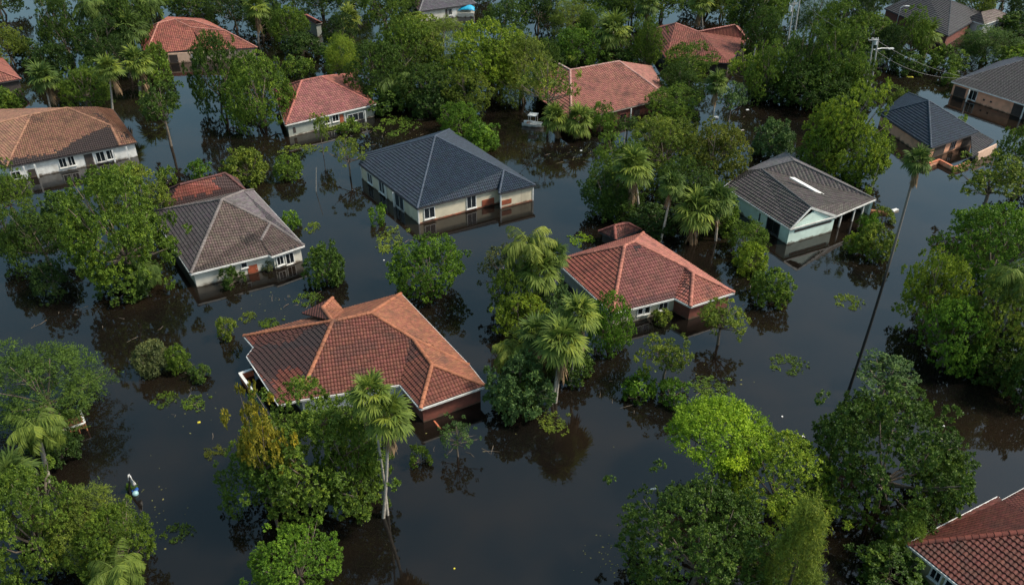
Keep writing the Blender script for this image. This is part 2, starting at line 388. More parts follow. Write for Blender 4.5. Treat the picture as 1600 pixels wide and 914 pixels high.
    # wall features located on their wall plane
    for ft in spec.get('feat', []):
        kind = ft[0]
        if kind == 'post':
            _, x, y1, m_ = ft; g0 = at(x, y1); mb = MB(); mb.box((g0[0], g0[1], -1.0), 0.16, 0.16, ztop + 1.0, 0.4)
            mb.build('porch_post', M[m_], root); continue
        _, i, x0, y0, x1, y1 = ft[:6]; m_ = ft[6] if len(ft) > 6 else 'white'
        a, b2 = np.array([*W[i], 0]), np.array([*W[(i + 1) % nW], 0]); e = (b2 - a) / np.linalg.norm(b2 - a); nn = np.array([e[1], -e[0], 0])
        pl = (a, b2, a + (0, 0, 1.0)); ym = (y0 + y1) / 2; xm = (x0 + x1) / 2
        L_ = np.linalg.norm(b2 - a)
        u0 = max(0.05, (on_plane(x0, ym, *pl) - a) @ e); u1 = min(L_ - 0.05, (on_plane(x1, ym, *pl) - a) @ e)
        zt = min(on_plane(xm, y0, *pl)[2], ztop - 0.03); zb = max(on_plane(xm, y1, *pl)[2], -0.5)
        if u1 - u0 < 0.1 or zt - zb < 0.05: print('bad feature', spec['label'][:30], ft, u0, u1, zb, zt); continue
        q = lambda u, z, d=0: a + e * u + nn * d + np.array([0, 0, z])
        if kind == 'window':
            fr = MB(); t_ = 0.05
            for (pa, pb) in (((u0, zt), (u1, zt)), ((u0, zb), (u1, zb))): fr.beam(q(pa[0] - t_, pa[1], .04), q(pb[0] + t_, pb[1], .04), .10, .09)
            for uu in (u0, u1): fr.beam(q(uu, zb + .045, .04), q(uu, zt - .045, .04), .09, .10, up=tuple(nn))
            nmul = max(1, round((u1 - u0) / 0.9))
            for k in range(1, nmul + (1 if nmul == 1 and u1 - u0 > .7 else 0)):
                uu = u0 + (u1 - u0) * k / max(nmul, 2); fr.beam(q(uu, zb + .045, .035), q(uu, zt - .045, .035), .05, .06, up=tuple(nn))
            fr.beam(q(u0 - .1, zb - .07, .09), q(u1 + .1, zb - .07, .09), .18, .05)
            wo = fr.build('window', M[m_], root)
            pn = MB(); pn.quadbox([q(u0, zb, .02), q(u1, zb, .02), q(u1, zb, .005), q(u0, zb, .005), q(u0, zt, .02), q(u1, zt, .02), q(u1, zt, .005), q(u0, zt, .005)])
            pn.build('pane', M['glass'], wo)
        else:
            pn = MB(); d = .05
            pn.quadbox([q(u0, zb, d), q(u1, zb, d), q(u1, zb, .004), q(u0, zb, .004), q(u0, zt, d), q(u1, zt, d), q(u1, zt, .004), q(u0, zt, .004)])
            do = pn.build(kind, M[m_], root)
            if kind == 'door':
                h = MB(); h.beam(q(u1 - .12, (zt + zb) / 2 - .06, d + .03), q(u1 - .12, (zt + zb) / 2 + .06, d + .03), .03, .03, up=tuple(nn)); h.build('handle', M['metal'], do)
    return root, V, W, roof

HOUSES = [
 dict(seed=1, dz=.1, amp=.045, label='large orange tiled hip roof house with dark stained left slope, behind the front palm', col='orange', wmat='brick',
  v=dict(L=(381,525,1.7), L2=(397,543,1.65), L3=(386,557,1.5), L4=(436,633,1.5), E=(466,625,1.7), N=(625,601,1.7), A=(657,638.6,1.7), B=(758.6,603,1.7), R=(733,571,1.7), Q=(626,459,1.7),
         n1=(520,502,4.7), n2=(580,489,4.7), w0=(645,529,'E,N,n2'), w1=(675,570,3.15), g0=(504,481,3.3), g1=(520,465.5,3.3), g2=(538,485,2.0), g3=(471,490,1.9)),
  out=['L','L2','L3','L4','E','N','A','B','R','Q'], wall=['L','E','N','A','B','R','Q'],
  faces=[('L','L2','L3','L4','E','n1'),('E','N','w0','n2','n1'),('N','A','w1','w0'),('A','B','w1'),('B','R','w0','w1'),('R','Q','n2','w0'),('Q','L','n1','n2'),('g2','n1','g0','g1'),('g3','g1','g0','n1')],
  caps=[('n1','n2'),('n2','Q'),('n2','w0'),('w0','R'),('w0','w1'),('w1','A'),('w1','B'),('n1','E'),('n1','L'),('g0','g1'),('g0','n1')],
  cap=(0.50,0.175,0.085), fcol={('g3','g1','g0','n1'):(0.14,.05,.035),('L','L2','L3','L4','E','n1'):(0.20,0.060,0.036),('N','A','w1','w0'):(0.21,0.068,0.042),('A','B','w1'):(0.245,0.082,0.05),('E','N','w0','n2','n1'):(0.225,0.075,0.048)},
  stain_shade=[([(386,558),(395,540),(450,538),(500,500),(515,512),(480,600),(470,575),(440,575),(425,600),(440,640)],0.75),([(392,530),(460,505),(520,500),(505,540),(420,545)],0.45),([(520,545),(575,530),(600,540),(550,560),(520,575)],0.3),([(640,530),(655,545),(640,570),(632,560)],0.5)],
  wmats={1:'white', 0:'greygreen'}, feat=[('wall_band',1,596,601,628,609,'white')]),
 dict(seed=2, dz=.15, label='weathered brown grey hip roofed house with pale walls beside the big left trees', col='brown', wmat='pale',
  v=dict(F=(298,428,1.7), N=(420,398.4,1.7), A=(424.5,401,1.7), R=(475,384,1.7), K=(395,297,1.7), LB=('par','F','K','R'), P=(347,312,5.2), P2=(380,299,4.7), w0=(422.6,349,'R,K,P'), V=(407,377,'F,N,P')),
  out=['LB','F','N','A','R','K'], faces=[('LB','F','P'),('F','N','V','w0','P'),('A','R','w0','V'),('N','A','V'),('R','K','P2','P','w0'),('K','LB','P','P2')],
  caps=[('P','F'),('P','LB'),('P','P2'),('P2','K'),('P','w0'),('w0','R'),('w0','V')], cap=(0.24,0.19,0.165),
  fcol={('LB','F','P'):(0.10,0.082,0.078),('R','K','P2','P','w0'):(0.19,0.155,0.145)}, stain_shade=[([(425,404),(475,380),(478,392),(424,410)],0.8),([(300,432),(298,420),(345,408),(350,420)],0.5),([(375,372),(395,362),(402,376),(385,384)],0.5)],  # eave patches paint shade onto the lowest tile course; right slope painted sky-lit
  wall=['LB','F','N','A','R','K'],
  feat=[('window',3,432,400,443,414),('window',3,446,395,459,412),('door',1,387,414,403,428,'rust'),('window',1,376,408,386,418)]),
 dict(seed=3, name='flooded_garage', cat='garage', label='small half charred red tiled roof just behind the brown grey roofed house', col='dullred', wmat='greygreen', trim='darktrim',
  v=dict(A=(248,303,1.5), F=(258,324,1.5), R=(384,298,1.5), K=('par','R','A','F'), n1=(281,289,3.6), n2=(352,271,3.6)),
  out=['A','F','R','K'], faces=[('A','F','n1'),('F','R','n2','n1'),('R','K','n2'),('K','A','n1','n2')], caps=[('n1','n2'),('n1','A'),('n2','R')], cap=(0.16,0.06,0.05),
  fcol={('F','R','n2','n1'):(0.30,0.085,0.055)}, stain_shade=[([(250,330),(256,318),(345,297),(330,280),(352,268),(395,295),(390,310),(260,340)],0.85),([(240,300),(280,286),(262,326)],0.8)]),
 dict(seed=4, dz=.3, oh=.2, label='slate blue pyramid roofed house with cream walls and red base, alone in open water', col='navy', wmat='cream', trim='darktrim', tmat='slate', amp=0.055,
  v=dict(L=(561,256,1.8), F=(652,326.5,1.8), N=(778.5,294.5,1.8), A=(780,303,1.8), R=(836.5,289.5,1.8), K=(702,202.5,1.8), L1=(569,241,1.8), P=(680,213,5.6), w0=(787,266.4,'R,K,P')),
  out=['L','F','N','A','R','K','L1'], faces=[('L','F','P','L1'),('F','N','w0','P'),('A','R','w0'),('N','A','w0'),('R','K','P','w0'),('K','L1','P')],
  caps=[('P','F'),('P','w0'),('w0','R'),('P','K'),('P','L1'),('w0','A')], cap=(0.085,0.10,0.125), capr=0.13,
  plinth=('rust',0.16,[1,2,3]), cornermat='white',
  feat=[('window',0,575,272,582,286),('window',0,593,284,601,301),('window',0,618,303,631,325),('window',1,662.5,324,679,341),('window',1,729,306,743.5,325),('apron',1,753,311,772,323,'rust'),('apron',3,784,312,799,319,'rust'),
        ('post',604,311,'white'),('post',616,324,'white'),('post',752,323.5,'white'),('post',769,319,'white'),('post',801,316,'white'),('post',813,318,'brick')]),
 dict(seed=5, dz=.1, amp=.045, label='salmon red tiled house with a stepped right wing, right of the central palms', col='red', wmat='cream',
  v=dict(L=(867,407,1.7), F=(957,490,1.7), N=(1054,466,1.7), A=(1079,479,1.7), R=(1147.5,457,1.7), K=(1005,364,1.7), n1=(976,384,4.75), n2=(991,378,4.75), w0=(1071,418,'R,K,n2'), w1=(1083,427,3.3)),
  out=['L','F','N','A','R','K'], faces=[('L','F','n1'),('F','N','w0','n2','n1'),('N','A','w1','w0'),('A','R','w1'),('R','K','n2','w0','w1'),('K','L','n1','n2')],
  caps=[('n1','L'),('n1','F'),('n1','n2'),('n2','K'),('n2','w0'),('w0','w1'),('w1','R'),('w1','A')], cap=(0.58,0.20,0.13),
  fcol={('L','F','n1'):(0.40,0.12,0.075),('F','N','w0','n2','n1'):(0.27,0.095,0.072),('R','K','n2','w0','w1'):(0.50,0.18,0.12)}, stain_shade=[([(985,470),(1055,455),(1056,470),(985,490)],0.45),([(1066,440),(1078,446),(1078,456),(1066,455)],0.6),([(992,386),(999,384),(1000,390),(993,392)],.9)],
  wmats={0:'greygreen',3:'brick',2:'brick'}, feat=[('window',1,1007,477,1015,489),('window',1,1029,472,1043,483),('window',1,996,480,1004,491,'white')]),
 dict(seed=6, name='garden_shelter', cat='shelter', label='tiny red tiled shelter roof just behind the salmon red roofed house', col='dullred', wmat='darkwall', trim='darktrim', oh=0.25,
  v=dict(A=(936,362,1.2), F=(962,374,1.2), R=(1001,359,1.2), K=('par','R','A','F'), n1=(960,353,2.4), n2=(981,349,2.4)),
  out=['A','F','R','K'], faces=[('A','F','n1'),('F','R','n2','n1'),('R','K','n2'),('K','A','n1','n2')], caps=[('n1','n2'),('n1','A'),('n2','R'),('n1','F')], cap=(0.42,0.13,0.09), stain_shade=[([(945,372),(960,358),(990,356),(1000,362),(960,380)],0.6)]),
 dict(seed=7, dz=.25, oh=.14, label='mint green walled house whose grey gabled roof carries a white strip', col='grey', wmat='mint', tw=0.32, amp=0.045, tmat='slate',
  v=dict(A=(1132,292,1.8), F=(1234.4,358,1.8), S=(1307,337.5,1.8), R=(1368,311.5,1.8), K=(1227,238.5,1.8), LK=(1163,268,1.8), P=(1240,251,5.1), V=(1190,264.5,4.1), G=(1267,324,3.75)),
  out=['A','F','S','R','K','LK'], faces=[('A','F','G','V','LK'),('S','R','P','V','G'),('R','K','P'),('K','LK','V','P')],
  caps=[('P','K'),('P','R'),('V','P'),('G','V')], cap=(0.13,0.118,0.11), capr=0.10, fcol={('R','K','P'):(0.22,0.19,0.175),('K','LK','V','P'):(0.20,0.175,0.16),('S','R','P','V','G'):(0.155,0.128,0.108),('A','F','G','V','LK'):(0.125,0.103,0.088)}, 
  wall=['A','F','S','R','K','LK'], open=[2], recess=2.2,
  feat=[('window',0,1198,341,1219,365,'darktrim'),('trim_slit',1,1243,352,1297,355,'darkwall'),('door',0,1186,333,1188,346,'darktrim'),('post',1331,346,'white'),('post',1345,340,'white'),('post',1357,335,'white'),('post',1310,356,'white')]),
 dict(seed=8, label='blue black pyramid roofed house with orange walls and a collapsed corner porch', col='navy', wmat='orange', trim='darktrim', tmat='slate', amp=0.05,
  v=dict(L=(1373,178,1.8), F=(1455,232,1.8), R=(1530,207,1.8), K=(1418,145,1.8), P=(1451,158,5.0)),
  out=['L','F','R','K'], faces=[('L','F','P'),('F','R','P'),('R','K','P'),('K','L','P')], caps=[('P','L'),('P','F'),('P','R'),('P','K')], cap=(0.055,0.07,0.09), capr=0.13,
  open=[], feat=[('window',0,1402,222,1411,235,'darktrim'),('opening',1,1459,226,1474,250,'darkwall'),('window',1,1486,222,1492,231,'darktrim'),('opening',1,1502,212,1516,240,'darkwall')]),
 dict(seed=9, label='orange walled house with dark grey roof and open corner at the right edge', col='slate', wmat='orange', tmat='slate', amp=0.045,
  v=dict(A=(1487,128,2.1), B=(1745,210,2.1), D=(1840,120,2.1), K=(1582,88,2.1), P=(1602,93.5,5.2), P2=(1740,128,5.2)),
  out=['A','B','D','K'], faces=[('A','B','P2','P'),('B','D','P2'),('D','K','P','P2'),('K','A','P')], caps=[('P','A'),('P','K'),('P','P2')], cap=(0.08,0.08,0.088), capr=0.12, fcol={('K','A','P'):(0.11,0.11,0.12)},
  feat=[('opening',0,1489,136,1508,160,'darkwall'),('window',0,1513,141,1527,157),('opening',0,1580,160,1625,190,'darkwall'),('post',1509,160,'white'),('post',1594,187,'white'),('vent',0,1536,155,1539,158,'darkwall'),('vent',0,1547,158,1550,161,'darkwall')]),
 dict(seed=10, label='deep red tiled roof with white gutters cut by the bottom right corner', col='deep', wmat='olive', tw=0.28, tl=0.34, amp=.05,
  v=dict(A=(1418,850,2.0), F=(1640,1029,2.0), R=(1790,930,2.0), K=(1690,715,2.0), J2=(1565,783,2.0), J1=(1559.5,776.5,2.0), P=(1650,826,5.0), P2=(1700,866,5.0)),
  out=['A','F','R','K','J2','J1'], faces=[('A','F','P2','P'),('F','R','P2'),('R','K','P','P2'),('J2','J1','A','P'),('K','J2','P')], caps=[('A','P'),('P','P2'),('P','K'),('P2','F'),('P2','R')], cap=(0.27,0.07,0.045), wall=['A','F','R','K','J1'],
  feat=[('window',0,1453,884,1474,908),('window',0,1476,900,1496,924)], fcol={('J2','J1','A','P'):(0.19,0.055,0.036)}),
 dict(seed=11, dz=.15, label='white walled bungalow with blackened tan tiled roof at the left edge', col='tan', wmat='white', trim='darktrim',
  v=dict(L0=(-60,228,1.9), F=(9,262,1.9), R1=(188,228,1.9), R=(214,222.8,1.9), K=(177,172,1.9), K2=(152,168,3.9), KB=(-10,172,1.9), n0=(-40,202,5.0), n1=(48.6,179.5,5.0), n2=(105,169,5.0), h=(173,197,3.5)),
  out=['L0','F','R1','R','K','KB'], faces=[('L0','F','n1','n0'),('F','R1','h','n2','n1'),('R1','R','K','K2','n2','h'),('K','KB','n0','n1','n2','K2')],
  caps=[('n1','F'),('n1','n2'),('n2','h'),('h','R1'),('n1','n0')], cap=(0.42,0.20,0.115), stain_shade=[([(0,275),(9,250),(78,242),(108,230),(112,222),(135,214),(160,202),(173,196),(190,230),(150,250)],0.9),([(144,175),(160,182),(172,192),(166,192),(148,181)],0.7),([(192,208),(202,210),(201,217),(192,214)],0.9)],  # tiles within these outlines blend towards near-black
  wall=['L0','F','R1','R','K','KB'],
  feat=[('window',1,18,268,33,280),('window',1,92,247,104,262),('window',1,106,244,117,259),('door',1,134,240,148,270,'darkwall'),('window',1,150,237,164,253),('window',1,166,234,179,249),('post',44,282,'white'),('post',61,279,'white'),('post',181,256,'white'),('post',203,251,'white'),('opening',1,45,264,60,281,'darkwall')]),
 dict(seed=12, label='dark red roof corner of a brown house poking in at the upper left edge', col='dullred', wmat='darkwall', trim='darktrim',
  v=dict(A=(-70,142,2.0), F=(33,124,2.0), K=(-6,79,2.0), D=(-110,95,2.0), P=(-32,99,4.9)), out=['A','F','K','D'], faces=[('A','F','P'),('F','K','P'),('K','D','P'),('D','A','P')], caps=[('P','F'),('P','K')], cap=(0.42,0.14,0.10)),
 dict(seed=13, name='flooded_shed', cat='shed', label='sliver of a small red roof at the left edge above the tan roofed bungalow', col='dullred', wmat='brick', trim='darktrim',
  v=dict(A=(-60,203,1.6), F=(12,187,1.6), K=(-6,169,1.6), D=('par','A','K','F'), P=(-30,176,3.2)), out=['A','F','K','D'], faces=[('A','F','P'),('F','K','P'),('K','D','P'),('D','A','P')], caps=[('P','F')], cap=(0.42,0.14,0.10)),
 dict(seed=14, label='peach walled house with long salmon roof, at the top left among palms', col='red', wmat='peach', trim='darktrim',
  v=dict(A=(212,54,1.9), F=(227.6,86,1.9), S=(318,76,1.9), T=(322,80,1.9), R=(402,75,1.9), K=(318,30,1.9), K1=(262,27,1.9), n1=(247.3,36.8,4.9), n2=(272.2,31,4.9), m=(299,43.5,4.3), r0=(302,33,5.0), r1=(352,48.5,4.0)),
  out=['A','F','S','T','R','K','K1'], faces=[('A','F','n1'),('F','S','m','n2','n1'),('T','R','r1','m'),('S','T','m'),('m','r1','r0','n2'),('R','K','r0','r1'),('K','K1','n1','n2','r0')],
  caps=[('n1','F'),('n1','n2'),('n2','m'),('n1','A'),('r0','r1'),('r1','R'),('r1','m'),('n2','r0')], cap=(0.58,0.24,0.17), wall=['A','F','R','K','K1'],
  feat=[('door',1,266,86,279,106,'darkwall'),('window',1,238,92,250,100),('window',1,300,84,312,92)]),
 dict(seed=15, dz=.15, label='bright red hip roofed grey house with a white posted porch, upper left of centre', col='red', wmat='greygreen',
  v=dict(F=(446,196,1.8), R=(587,163,1.8), A=(426,142,1.8), K=('par','R','A','F'), n1=(471,127,4.9), n2=(502,120.5,4.9)),
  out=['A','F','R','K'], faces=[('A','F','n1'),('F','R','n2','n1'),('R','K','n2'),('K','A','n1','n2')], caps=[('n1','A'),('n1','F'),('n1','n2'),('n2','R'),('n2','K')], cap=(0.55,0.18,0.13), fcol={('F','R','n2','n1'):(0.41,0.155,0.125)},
  plinth=('pale',0.1,[1]), feat=[('window',1,507,181,515,193),('window',1,519,179,529,190),('door',1,531,179,537,195,'rust'),('window',1,543,177,568,189),('lamp',1,458,199,462,208,'darkwall'),('post',517,196,'white'),('post',540,193,'white'),('post',572,192,'white')]),
 dict(seed=16, label='wide red tiled roof partly buried in trees, above the central grove', col='pinkred', wmat='brick', trim='soffit',
  v=dict(F=(893,190,1.8), R=(1046,153,1.8), K=(1018,104,1.8), A=(868,120,1.8), n1=(891,110,4.9), n2=(967.5,96.3,5.4), w=(1022,123,2.9), X=(835,150,1.8), Y=(845,86,1.9), b=(1056,137,1.9)),
  out=['A','F','R','K'], faces=[('A','F','n1'),('F','R','n2','n1'),('R','K','n2'),('K','A','n1','n2'),('X','F','n1','Y')], caps=[('n1','F'),('n1','n2'),('n2','R'),('n1','Y')], cap=(0.62,0.32,0.25), 
  feat=[('window',1,968,178,978,188,'brick'),('post',985,187,'white'),('door',1,990,172,999,186,'darkwall')]),
 dict(seed=17, label='red tiled roof with two ridges glimpsed between dark trees at the top right', col='dullred', wmat='darkwall', trim='darktrim',
  v=dict(A=(1012,50,1.8), F=(1040,92,1.8), R=(1140,100,1.8), S=(1168,62,1.8), K=(1158,43,1.8), Kb=(1092,50.5,1.8), K1=(1034,41,1.8), n1=(1056,37,4.7), n2=(1091,50,3.5), n3=(1148,39.5,4.4)),
  out=['A','F','R','S','K','Kb','K1'], faces=[('A','F','n1'),('F','R','n2','n1'),('R','S','n3','n2'),('S','K','n3'),('K','Kb','n2','n3'),('Kb','K1','n1','n2'),('K1','A','n1')], caps=[('n1','A'),('n1','n2'),('n2','n3'),('n3','S')], cap=(0.52,0.2,0.15)),
 dict(seed=18, label='grey roofed pale house with a blue tarpaulin on its porch, at the top edge', col='brown', wmat='pale', trim='darktrim', tmat='slate', amp=0.045,
  v=dict(A=(628,-12,2.2), F=(655,18.5,2.2), R=(744,6.5,2.2), K=('par','R','A','F'), n1=(668,-20,5), n2=(704,-28,5)), out=['A','F','R','K'], faces=[('A','F','n1'),('F','R','n2','n1'),('R','K','n2'),('K','A','n1','n2')], caps=[('n1','n2'),('n1','F'),('n2','R')], cap=(0.25,0.22,0.21),
  fcol={('F','R','n2','n1'):(0.17,0.15,0.15)}, feat=[('window',1,700,14,706,24),('panel',1,707,13,713,32,'white'),('door',1,696,15,699,27,'darkwall')]),
 dict(seed=19, label='large dark charcoal roof with brick wall, behind the palm at the top right', col='slate', wmat='brick', tmat='slate', amp=0.045, trim='darktrim',
  v=dict(A=(1382,14,2.2), F=(1481,57,2.2), R=(1540,22,2.2), K=('par','R','A','F'), n1=(1448,-8,5.2), n2=(1486,2,5.2)), out=['A','F','R','K'], faces=[('A','F','n2','n1'),('F','R','n2'),('R','K','n1','n2'),('K','A','n1')], caps=[('n1','n2'),('n1','A'),('n2','F'),('n2','R')], cap=(0.07,0.065,0.065), capr=.12),
 dict(seed=20, name='white_cottage', cat='cottage', label='small white walled cottage with a grey roof, farthest at the top right', col='brown', wmat='white', tmat='slate', amp=0.045,
  v=dict(A=(1508,30,2.3), F=(1538,39,2.3), R=(1578,25,2.3), K=('par','R','A','F'), n1=(1533,20,3.9), n2=(1555,15,3.9)), out=['A','F','R','K'], faces=[('A','F','n1'),('F','R','n2','n1'),('R','K','n2'),('K','A','n1','n2')], caps=[('n1','n2'),('n2','R')], capr=.1, feat=[('window',1,1552,37,1560,45)]),
 dict(seed=21, name='garden_hut', cat='hut', label='tiny grey hut with red roof, left of the yellow skirted palm at the top', col='dullred', wmat='greygreen', trim='soffit', oh=0.2, zw=2.6,
  v=dict(A=(470,25,2.6), F=(493,38,2.6), R=(503,36,2.6), K=('par','R','A','F'), n1=(480,25,3.3), n2=(496,33,3.3)), out=['A','F','R','K'], faces=[('A','F','n2','n1'),('F','R','n2'),('R','K','n1','n2'),('K','A','n1')], caps=[('n1','n2')], cap=(.4,.12,.09), capr=.1),
]
HB = {}
for s in HOUSES: HB[s['seed']] = house(s)

# extra pieces that belong to single houses
r7, V7, W7, roof7 = HB[7]
mb = MB()                                             # gable end of the mint house
a, b2 = np.array([*W7[1], 1.65]), np.array([*W7[2], 1.65]); g = (a + b2) / 2; g[2] = 3.45
e = (b2 - a) / np.linalg.norm(b2 - a); nn = np.array([-e[1], e[0], 0]) * .18
mb.v = [tuple(p) for p in (a, b2, g, a + nn, b2 + nn, g + nn)]; mb.f = [(0, 1, 2), (5, 4, 3), (0, 3, 4, 1), (1, 4, 5, 2), (2, 5, 3, 0)]
mb.build('gable', M['mint'], r7)
mb = MB(); A, B, G = V7['F'], V7['S'], V7['G']; o_ = -nn / .18 * .06
mb.beam(A + o_ + (0, 0, -.06), G + o_ + (0, 0, -.06), .08, .2); mb.beam(G + o_ + (0, 0, -.06), B + o_ + (0, 0, -.06), .08, .24)
mb.beam(G + o_ * .5 + (.4, .3, -.42), B + o_ * .5 + (0, .1, -.32), .1, .14)
mb.build('bargeboard', M['white'], roof7)
mb = MB(); pl = (V7['S'], V7['R'], V7['P']); q = [on_plane(x, y, *pl) + (0, 0, .06) for x, y in ((1233, 279), (1241, 279.5), (1309, 317.5), (1304, 318.5))]
mb.quadbox(q[::-1] + [p + np.array((0, 0, .12)) for p in q[::-1]])
tag(mb.build('white_strip', M['white'], roof7), 'long white weathered strip lying on the roof slope')
r8, V8, W8, roof8 = HB[8]
bm = bmesh.new(); bm.loops.layers.float_color.new('tile_colour')
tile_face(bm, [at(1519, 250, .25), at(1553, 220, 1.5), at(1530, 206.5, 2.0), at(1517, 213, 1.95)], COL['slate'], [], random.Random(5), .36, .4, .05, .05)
me = bpy.data.meshes.new('collapsed_roof'); bm.to_mesh(me); bm.free(); link('collapsed_roof', me, M['slate'], r8)
mb = MB(); q = [at(1519, 250, .25), at(1553, 220, 1.5), at(1530, 206.5, 2.0), at(1517, 213, 1.95)]
mb.quadbox([p + np.array((0, 0, -.2)) for p in q] + [p + np.array((0, 0, -.02)) for p in q]); mb.build('collapsed_deck', M['darktrim'], r8)
def parapet(pts, zt, mat, cap, root, name='parapet', w=.22):
    G_ = [at(x, y, zt) for x, y in pts]; mb = MB(); mc = MB()
    for i in range(len(G_) - 1):
        a, b2 = G_[i], G_[i + 1]
        mb.beam((a[0], a[1], zt / 2 - .4), (b2[0], b2[1], zt / 2 - .4), w, zt + .8)
        d = (b2 - a) / np.linalg.norm(b2 - a); mc.beam(a + d * .01 + (0, 0, .045 + i * .003), b2 + d * .1 + (0, 0, .045 + i * .003), w + .1, .09)
    o = mb.build(name, M[mat], root); mc.build('coping', M[cap], o)
parapet([(1452, 256), (1468, 250), (1491, 262), (1515, 254)], .5, 'orange', 'terra', r8)
mb = MB(); a, b2 = at(1524, 252, .1), at(1553, 238, .1)
mb.beam((a[0], a[1], .3), (b2[0], b2[1], .3), .2, 2.0); mb.build('side_wall', M['peach'], r8)
parapet([(395, 577), (375, 584), (393, 609)], .6, 'terra', 'white', HB[1][0], 'balcony_wall', .14)
for (x, y, sx) in ((1459.5, 250, 1), (1522, 240, 1)):
    pass
# white awning frame left wing of the buried red roof house
r16, V16, _, _ = HB[16]
mb = MB(); mb.beam(V16['n1'] + (0, 0, .08), V16['Y'] + (0, 0, .1), .3, .12); mb.build('white_ridge_flashing', M['white'], r16)
# open canopy corner blue tarpaulin on the top house
mb = MB(); p0 = at(728, 24.5, 0); n = 10; m_ = 6
for j in range(m_ + 1):
    for i in range(n + 1):
        u = i / n * 2 - 1; v = j / m_; mb.v.append((p0[0] + u * 1.9, p0[1] - 1.2 + v * 1.6, 1.0 + math.sqrt(max(0, 1 - u * u * .85)) * math.sin(.3 + v * 1.6) * 1.35 + .05 * math.sin(i * 2.1 + j)))
for j in range(m_):
    for i in range(n):
        k = j * (n + 1) + i; mb.f.append((k, k + 1, k + n + 2, k + n + 1))
o = mb.build('blue_tarpaulin', M['tarp'], None, True); md = o.modifiers.new('s', 'SOLIDIFY'); md.thickness = .05
tag(o, 'bright blue tarpaulin domed over the porch of the grey roofed top house', 'tarpaulin')
mb = MB(); mb.box((p0[0], p0[1] - 1.4, -.3), 3.4, .2, 1.15); mb.build('porch_wall', M['pale'], HB[18][0])

# ------------------------------------------------------------------ foliage prototypes
def leaves_mesh(name, c, d, n, size, asp, tone, fold=0.12):
    """one bent four-cornered face per leaf: c centre, d axis, n normal (arrays)"""
    c = np.asarray(c, np.float32); d = np.asarray(d, np.float32); n = np.asarray(n, np.float32)
    d /= np.linalg.norm(d, axis=1, keepdims=True) + 1e-6
    s = np.cross(d, n); s /= np.linalg.norm(s, axis=1, keepdims=True) + 1e-6
    n = np.cross(s, d); size = np.asarray(size, np.float32).reshape(-1, 1)
    h = size * 0.5; w_ = h * asp; k = len(c)
    v = np.empty((k, 4, 3), np.float32)
    v[:, 0] = c - d * h; v[:, 1] = c + s * w_ - n * size * fold; v[:, 2] = c + d * h - n * size * fold * 1.2; v[:, 3] = c - s * w_ - n * size * fold
    me = bpy.data.meshes.new(name)
    me.vertices.add(k * 4); me.vertices.foreach_set('co', v.ravel())
    me.loops.add(k * 4); me.loops.foreach_set('vertex_index', np.arange(k * 4, dtype=np.int32))
    me.polygons.add(k); me.polygons.foreach_set('loop_start', np.arange(k, dtype=np.int32) * 4)
    at_ = me.attributes.new('tone', 'FLOAT', 'FACE'); at_.data.foreach_set('value', np.clip(np.asarray(tone, np.float32), 0, 1))
    me.update(); me.validate()
    return me
def unit(v): return v / (np.linalg.norm(v, axis=-1, keepdims=True) + 1e-9)
PROTO = {}
